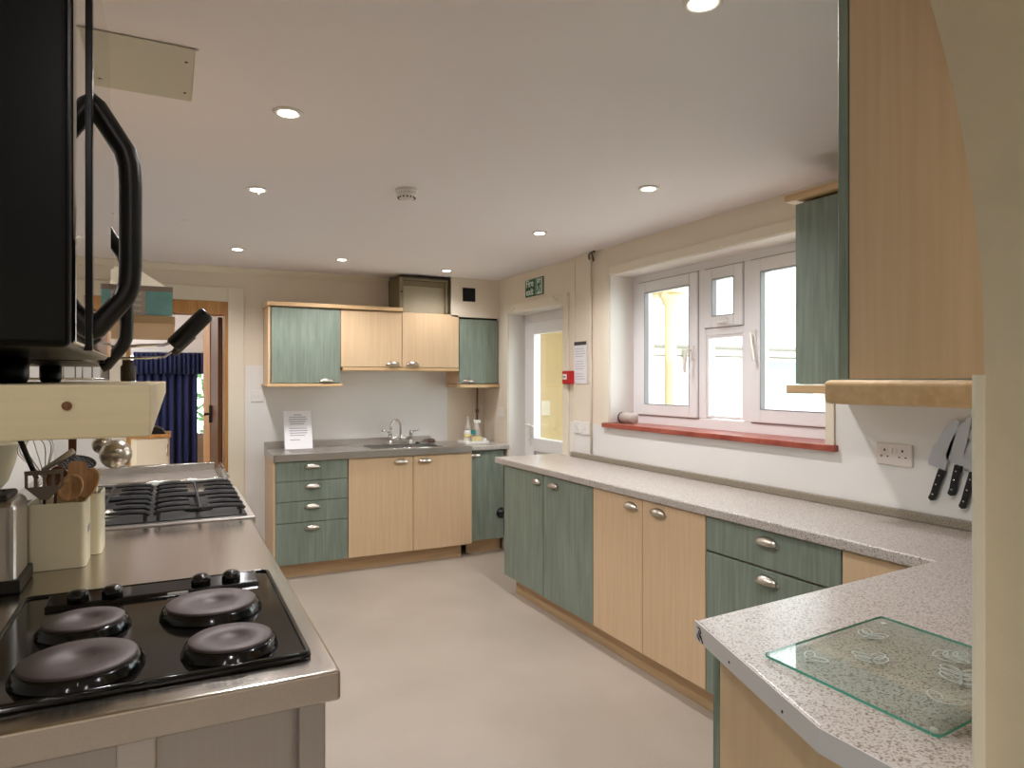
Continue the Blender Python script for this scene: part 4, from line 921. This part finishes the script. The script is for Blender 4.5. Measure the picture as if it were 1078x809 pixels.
def utensil(name, label, foot, neck, head_top, kind, mat_h, mat_s, w=.03, hr=.005):
    u_ = thing(name, label, 'utensil', foot)
    F_, N_, T_ = Vector(foot), Vector(neck), Vector(head_top)
    MB().tube([F_, F_*.5+N_*.5, N_], [hr, hr, hr*.8], 8).build('shaft', mat_s, u_)
    up = (T_-N_); L_ = up.length; fc = CAMV-N_
    def ell(n0, w_, l_, off=0, p=1): return [(w_*math.sin(2*PI*i/n0), off+l_/2-l_/2*math.cos(2*PI*i/n0)) for i in range(n0)]
    if kind == 'spoon':
        upn = up.normalized(); f2 = (fc-upn*fc.dot(upn)).normalized(); r2 = upn.cross(f2)
        vs = []; fs = []; NR_, NA = 6, 20; c = N_+up*.5
        for i in range(NR_+1):
            q = i/NR_
            for k in range(NA):
                a = 2*PI*k/NA; vs.append(c+r2*(w*q*math.cos(a))+upn*(L_*.5*q*math.sin(a))-f2*(.012*(1-q*q)))
        for i in range(NR_):
            for k in range(NA): k2 = (k+1)%NA; fs.append((i*NA+k, i*NA+k2, (i+1)*NA+k2, (i+1)*NA+k))
        MB().add(vs, fs, True).build('bowl', mat_h, u_, solid=.005)
    elif kind == 'paddle':
        head_mesh([(-.008,0),(.008,0),(w,L_*.35),(w,L_*.9),(w*.7,L_),(-w*.7,L_),(-w,L_*.9),(-w,L_*.35)], N_, up, fc, .006, 'blade', mat_h, u_)
    elif kind == 'turner':    # frame with slots: built as bars
        upn = up.normalized(); f2 = (fc-upn*fc.dot(upn)).normalized(); r2 = upn.cross(f2); o = MB()
        def bar(x0, y0, x1, y1, x2, y2, x3, y3):
            q = [(x0,y0),(x1,y1),(x2,y2),(x3,y3)]
            a = [N_+r2*x+upn*y+f2*.0015 for x,y in q]; b = [N_+r2*x+upn*y-f2*.0015 for x,y in q]
            o.add(a+b, [(0,1,2,3),(7,6,5,4),(0,4,5,1),(1,5,6,2),(2,6,7,3),(3,7,4,0)])
        bar(-.01,0,.01,0,w,L_*.45,-w,L_*.45)
        for k in range(5):
            xa = -w+k*(2*w-.008)/4; bar(xa,L_*.45,xa+.008,L_*.45,xa+.008,L_*.85,xa,L_*.85)
        bar(-w,L_*.85,w,L_*.85,w*1.02,L_,-w*1.02,L_)
        o.build('slotted_blade', mat_h, u_)
    elif kind == 'whisk':
        upn = up.normalized(); r2 = upn.cross(fc).normalized(); f2 = r2.cross(upn); o = MB()
        for k in range(6):
            a = PI*k/6; dv = r2*math.cos(a)+f2*math.sin(a); path = []
            for i in range(17):
                t_ = i/16; s_ = math.sin(PI*t_); path.append(N_+upn*(L_*(s_**.8))+dv*(w*math.sin(2*PI*t_)*(.6+.4*s_)*(1 if True else 0)))
            o.tube(path, .0012, 5)
        o.build('wires', mat_h, u_)
    elif kind == 'ladle':
        upn = Vector((0,0,1)); c = T_; vs = []; fs = []; NR_, NA = 7, 20; dn = (fc.normalized()*.85+Vector((0,0,.2))).normalized()
        r2 = dn.orthogonal().normalized(); f2 = dn.cross(r2)
        for i in range(NR_+1):
            q = PI/2*i/NR_
            for k in range(NA): a = 2*PI*k/NA; vs.append(c+dn*(w*math.cos(q))+(r2*math.cos(a)+f2*math.sin(a))*(w*math.sin(q)))
        for i in range(NR_):
            for k in range(NA): k2 = (k+1)%NA; fs.append((i*NA+k, i*NA+k2, (i+1)*NA+k2, (i+1)*NA+k))
        MB().add(vs, fs, True).build('cup', mat_h, u_, solid=.002)
    elif kind == 'skimmer':
        upn = up.normalized(); tilt = Vector((.15,-.35,1)).normalized(); r2 = Vector((1,.5,0)); r2 = (r2-tilt*r2.dot(tilt)).normalized(); f2 = tilt.cross(r2); o = MB(); c = T_
        ring = [c+r2*(w*math.cos(2*PI*k/24))+f2*(w*math.sin(2*PI*k/24)) for k in range(25)]
        o.tube(ring, .003, 6)
        for k in range(-4, 5):
            hh = w*k/4.6; ll = math.sqrt(max(0, w*w-hh*hh))
            o.tube([c+r2*hh-f2*ll, c+r2*hh+f2*ll], .0024, 5); o.tube([c+f2*hh-r2*ll, c+f2*hh+r2*ll], .0024, 5)
        o.build('perforated_disc', mat_h, u_)
    elif kind == 'rod':
        MB().tube([N_, T_], [hr*1.6, hr*1.9], 10).build('grip', mat_h, u_)
    return u_
K = .03
utensil('slotted_turner', 'grey slotted turner at the left front of the nearest utensil holder', (-.325,2.345,.93), (-.319,2.33,1.105), (-.319,2.325,1.19), 'turner', 'grey_plastic', 'black', .046)
utensil('wooden_spoon', 'pale wooden spoon with round bowl at the front of the nearest holder', (-.29,2.36,.93), (-.272,2.338,1.095), (-.243,2.33,1.172), 'spoon', 'wood', 'wood', .030)
utensil('wooden_spoon', 'tan wooden spoon at the right of the nearest holder, behind the pale one', (-.26,2.39,.93), (-.238,2.40,1.09), (-.203,2.40,1.180), 'spoon', 'wood', 'wood', .026)
utensil('wooden_spatula', 'flat wooden spatula standing tallest behind the spoons', (-.27,2.40,.93), (-.25,2.395,1.10), (-.246,2.395,1.204), 'paddle', 'wood', 'wood', .024)
utensil('wooden_spoon', 'dark brown wooden spoon behind the grey slotted turner', (-.31,2.40,.93), (-.30,2.395,1.115), (-.292,2.395,1.192), 'spoon', 'wood_dark', 'wood_dark', .026)
utensil('skimmer', 'black-rimmed perforated skimmer held level above the spoons', (-.275,2.50,.93), (-.264,2.50,1.175), (-.258,2.49,1.19), 'skimmer', 'ink_dark', 'black', .05, .004)
utensil('whisk', 'wire balloon whisk standing at the back left of the holders', (-.31,2.49,.93), (-.338,2.50,1.135), (-.372,2.50,1.268), 'whisk', 'nickel', 'nickel', .052, .006)
utensil('spatula', 'black-handled steel spatula leaning left behind the slotted turner', (-.315,2.41,.93), (-.345,2.38,1.16), (-.384,2.36,1.285), 'rod', 'black', 'nickel', .03, .004)
utensil('tongs', 'steel tongs with flat handle leaning right behind the skimmer', (-.31,2.47,.93), (-.34,2.45,1.175), (-.261,2.45,1.232), 'rod', 'nickel', 'nickel', .03, .005)
utensil('ladle', 'shiny steel ladle with round cup at the right of the holders', (-.22,2.53,.93), (-.205,2.50,1.15), (-.155,2.52,1.208), 'ladle', 'nickel', 'nickel', .046, .006)
utensil('ladle', 'smaller steel ladle with cup tipped up behind the shiny one', (-.25,2.55,.93), (-.215,2.56,1.13), (-.195,2.56,1.238), 'ladle', 'nickel', 'black', .03, .005)
utensil('wooden_spoon', 'dark wooden spoon handle rising behind the leaning tongs', (-.28,2.555,.93), (-.276,2.555,1.20), (-.276,2.555,1.275), 'paddle', 'wood_dark', 'wood_dark', .011)
ks = thing('kitchen_scale', 'black kitchen scale under the cream bowl at the far left', 'scale', (-.56, 2.6, .911))
MB().prism(rrect(-.68,-.44,2.50,2.71,.03), .911, 1.03).build('body', 'black', ks, bevel=.01); MB().lathe([(.06,1.03),(.075,1.04),(.12,1.072),(.122,1.077),(.001,1.077)], (-.56,2.605,0), 28).build('platform', 'black', ks)
bo = MB().lathe([(.05,1.078),(.075,1.085),(.11,1.13),(.13,1.19),(.138,1.245),(.143,1.25),(.140,1.253),(.132,1.247),(.124,1.19),(.104,1.135),(.07,1.095),(.001,1.092)], (-.562,2.605,0), 36).build('mixing_bowl', 'utensil_cream')
tag(bo, 'cream mixing bowl resting on the black scale at the far left', 'bowl')
ts = thing('toaster', 'steel toaster with dark top at the left edge beside the cream holder', 'toaster', (-.47, 2.17, .911))
bx(-.62, -.345, 2.08, 2.255, .925, 1.14).build('body', 'steel_y', ts, bevel=.02, seg=4); bx(-.63, -.335, 2.075, 2.26, .911, .945).build('base', 'black', ts, bevel=.004)
bx(-.60, -.365, 2.10, 2.235, 1.139, 1.156).build('top', 'ink_dark', ts, bevel=.006)
for y in (2.135, 2.20): bx(-.58, -.385, y-.012, y+.012, 1.154, 1.158).build('slot', 'black', ts)
tag(bx(-.345, -.3, 2.085, 2.087, .0, .0001).build('x', 'black'), 'x', 'x') if False else None

# ------------------------------------------------------------------ outside
struct(bx(2.86, 30, -6, 30, -.25, -.12).build('ground_yard', 'paving'))
struct(MB().prism_ax([(-3.5, 2.56), (3.35, 2.56), (3.35, 2.64), (0, 4.4), (-3.5, 2.64)], -3.2, 9.3, 'y').build('roof', 'roof'))  # unseen roof added to shade the porch and near yard from the sun
# white wing across the yard
wg = thing('building', 'low white rendered building with pale roof across the sunlit yard', 'building', (12, 11, -.12))
bx(4.5, 22, 10.4, 14, -.12, 2.12).build('wall', 'render_white', wg)
MB().prism_ax([(10.1,2.10),(14.3,2.10),(12.2,3.4)], 4.3, 22.2, 'x').build('roof', 'roof', wg)
MB().tube([(4.3,10.06,2.10),(22.2,10.06,2.10)], .05).build('gutter', 'gut', wg); MB().tube([(4.3,10.37,1.93),(22.2,10.37,1.93)], .012).build('cable', 'gut', wg)
wwn = bx(11.2, 12.7, 10.36, 10.4, .85, 1.9).build('window', 'upvc', wg); bx(11.28, 11.92, 10.35, 10.362, .92, 1.83).box(11.98, 12.62, 10.35, 10.362, .92, 1.83).build('pane', 'shed_teal', wwn)
MB().tube([(9.0,10.34,2.05),(9.0,10.34,-.1)], .04).build('downpipe', 'render_white', wg)
# veranda over the porch door
vp = thing('veranda', 'cream veranda post with capital and beam seen through the left window pane', 'veranda', (4.3, 5.15, -.12))
MB().lathe([(.09,-.12),(.09,.05),(.058,.09),(.055,2.16),(.075,2.18),(.085,2.22),(.11,2.25),(.11,2.28)], (4.3,5.15,0), 20).build('post', 'porch', vp)
bx(4.2, 4.4, 5.0, 8.0, 2.28, 2.46).build('beam', 'porch', vp); bx(2.87, 4.5, 5.0, 8.0, 2.46, 2.52).build('canopy', 'porch', vp)
struct(bx(2.87, 4.4, 7.2, 7.35, -.12, 2.28).build('wall_porch_end', 'porch'))
struct(bx(4.4, 4.5, 5.65, 7.35, -.12, 2.28).build('wall_porch_shade', 'porch'))  # unseen wall added to cut the sky light on the porch
struct(bx(2.87, 4.4, 7.14, 7.2, 2.0, 2.1).build('trim_14', 'porch'))
plate('porch_switch', 4.02, 4.14, 7.198, 1.02, 1.2, 'cream switch box on the porch wall seen through the glazed door', 'switch', 1)

GR = {'base_cabinet': 'base cabinets', 'drawer_cabinet': 'drawer units', 'wall_cabinet': 'wall cabinets', 'kitchen_knife': 'knives on the magnetic rack', 'microwave': 'microwaves on the wall shelf',
      'utensil_holder': 'utensil holders on the counter', 'wooden_spoon': 'wooden spoons in the holders', 'ladle': 'ladles in the holders', 'curtain_bracket': 'brackets over the glazed door', 'wall_switch': 'switch plates by the glazed door',
      'water_pipe': 'pipes in the corner', 'wall_shelf': 'wall shelves on the left', 'plinth': 'plinths', 'notice': 'printed notices', 'wall_socket': 'wall sockets'}
for o in list(COL.objects):
    k = o.name.split('.')[0]
    if o.parent is None and 'label' in o and 'group' not in o and k in GR: o['group'] = GR[k]
# ------------------------------------------------------------------ light
W = bpy.data.worlds.new('world'); sc.world = W; W.use_nodes = True
bg = W.node_tree.nodes['Background']; bg.inputs['Color'].default_value = (.965, .96, 1, 1); bg.inputs['Strength'].default_value = 4.2
def lamp(name, kind, loc, energy, color=(1,.97,.985), rot=(0,0,0), **kw):
    l = bpy.data.lights.new(name, kind); l.energy = energy; l.color = color
    for k, v in kw.items(): setattr(l, k, v)
    o = bpy.data.objects.new(name, l); COL.objects.link(o); o.location = loc; o.rotation_euler = rot; return o
lamp('sun', 'SUN', (0,0,10), 3.0, (1,.96,.9), rot=(math.radians(28), math.radians(-42), 0), angle=.01)
for i_, ((x, y), lb) in enumerate(DL): lamp('downlight_beam', 'SPOT', (x, y, CEIL-.03), {3: 22, 4: 12}.get(i_, 30), spot_size=math.radians(150), spot_blend=.8, shadow_soft_size=.04)
for x, y in ((-1.6,-.6),(0,-.8),(1.6,-.6),(-.9,-1.8),(.9,-1.8)): lamp('hall_fill', 'SPOT', (x, y, CEIL-.03), 34, spot_size=math.radians(155), spot_blend=.8, shadow_soft_size=.05)  # unseen fill lamps added behind the camera to lift near surfaces
lamp('next_room_fill', 'POINT', (-.9, 7.6, 2.2), 14, shadow_soft_size=.1)  # unseen lamp added to brighten the room beyond the doorway
# daylight portals in the openings, the side one for the added hall window
for nm, loc, sx, sy, rot in (('window_portal', (2.83, 2.85, 1.65), 1.62, .95, (0, PI/2, 0)), ('door_portal', (2.79, 4.69, 1.4), .72, .9, (0, PI/2, 0)), ('side_portal', (-3.13, -1.2, 1.5), 1.9, 1.18, (0, -PI/2, 0)), ('next_portal', (0, NR+.1, 1.27), .9, 1.0, (-PI/2, 0, 0))):
    o = lamp(nm, 'AREA', loc, 1, rot=rot, shape='RECTANGLE'); o.data.size, o.data.size_y = (sx, sy) if nm in ('next_portal', 'hall_portal') else (sy, sx)
    o.data.cycles.is_portal = True

# ------------------------------------------------------------------ camera
cd = bpy.data.cameras.new('camera'); cam = bpy.data.objects.new('camera', cd); COL.objects.link(cam)
cam.location = (0, 0, 1.445); cam.rotation_euler = (PI/2, 0, -math.radians(26.73))
cd.sensor_fit = 'HORIZONTAL'; cd.sensor_width = 36; cd.lens = 36*715.3/1078; cd.shift_y = -(404.5-400.9)/1078; cd.clip_start = .02; cd.clip_end = 200
sc.camera = cam
sc.view_settings.view_transform = 'Standard'; sc.view_settings.look = 'None'; sc.view_settings.gamma = 1; sc.view_settings.use_curve_mapping = False
sc.view_settings.exposure = .42
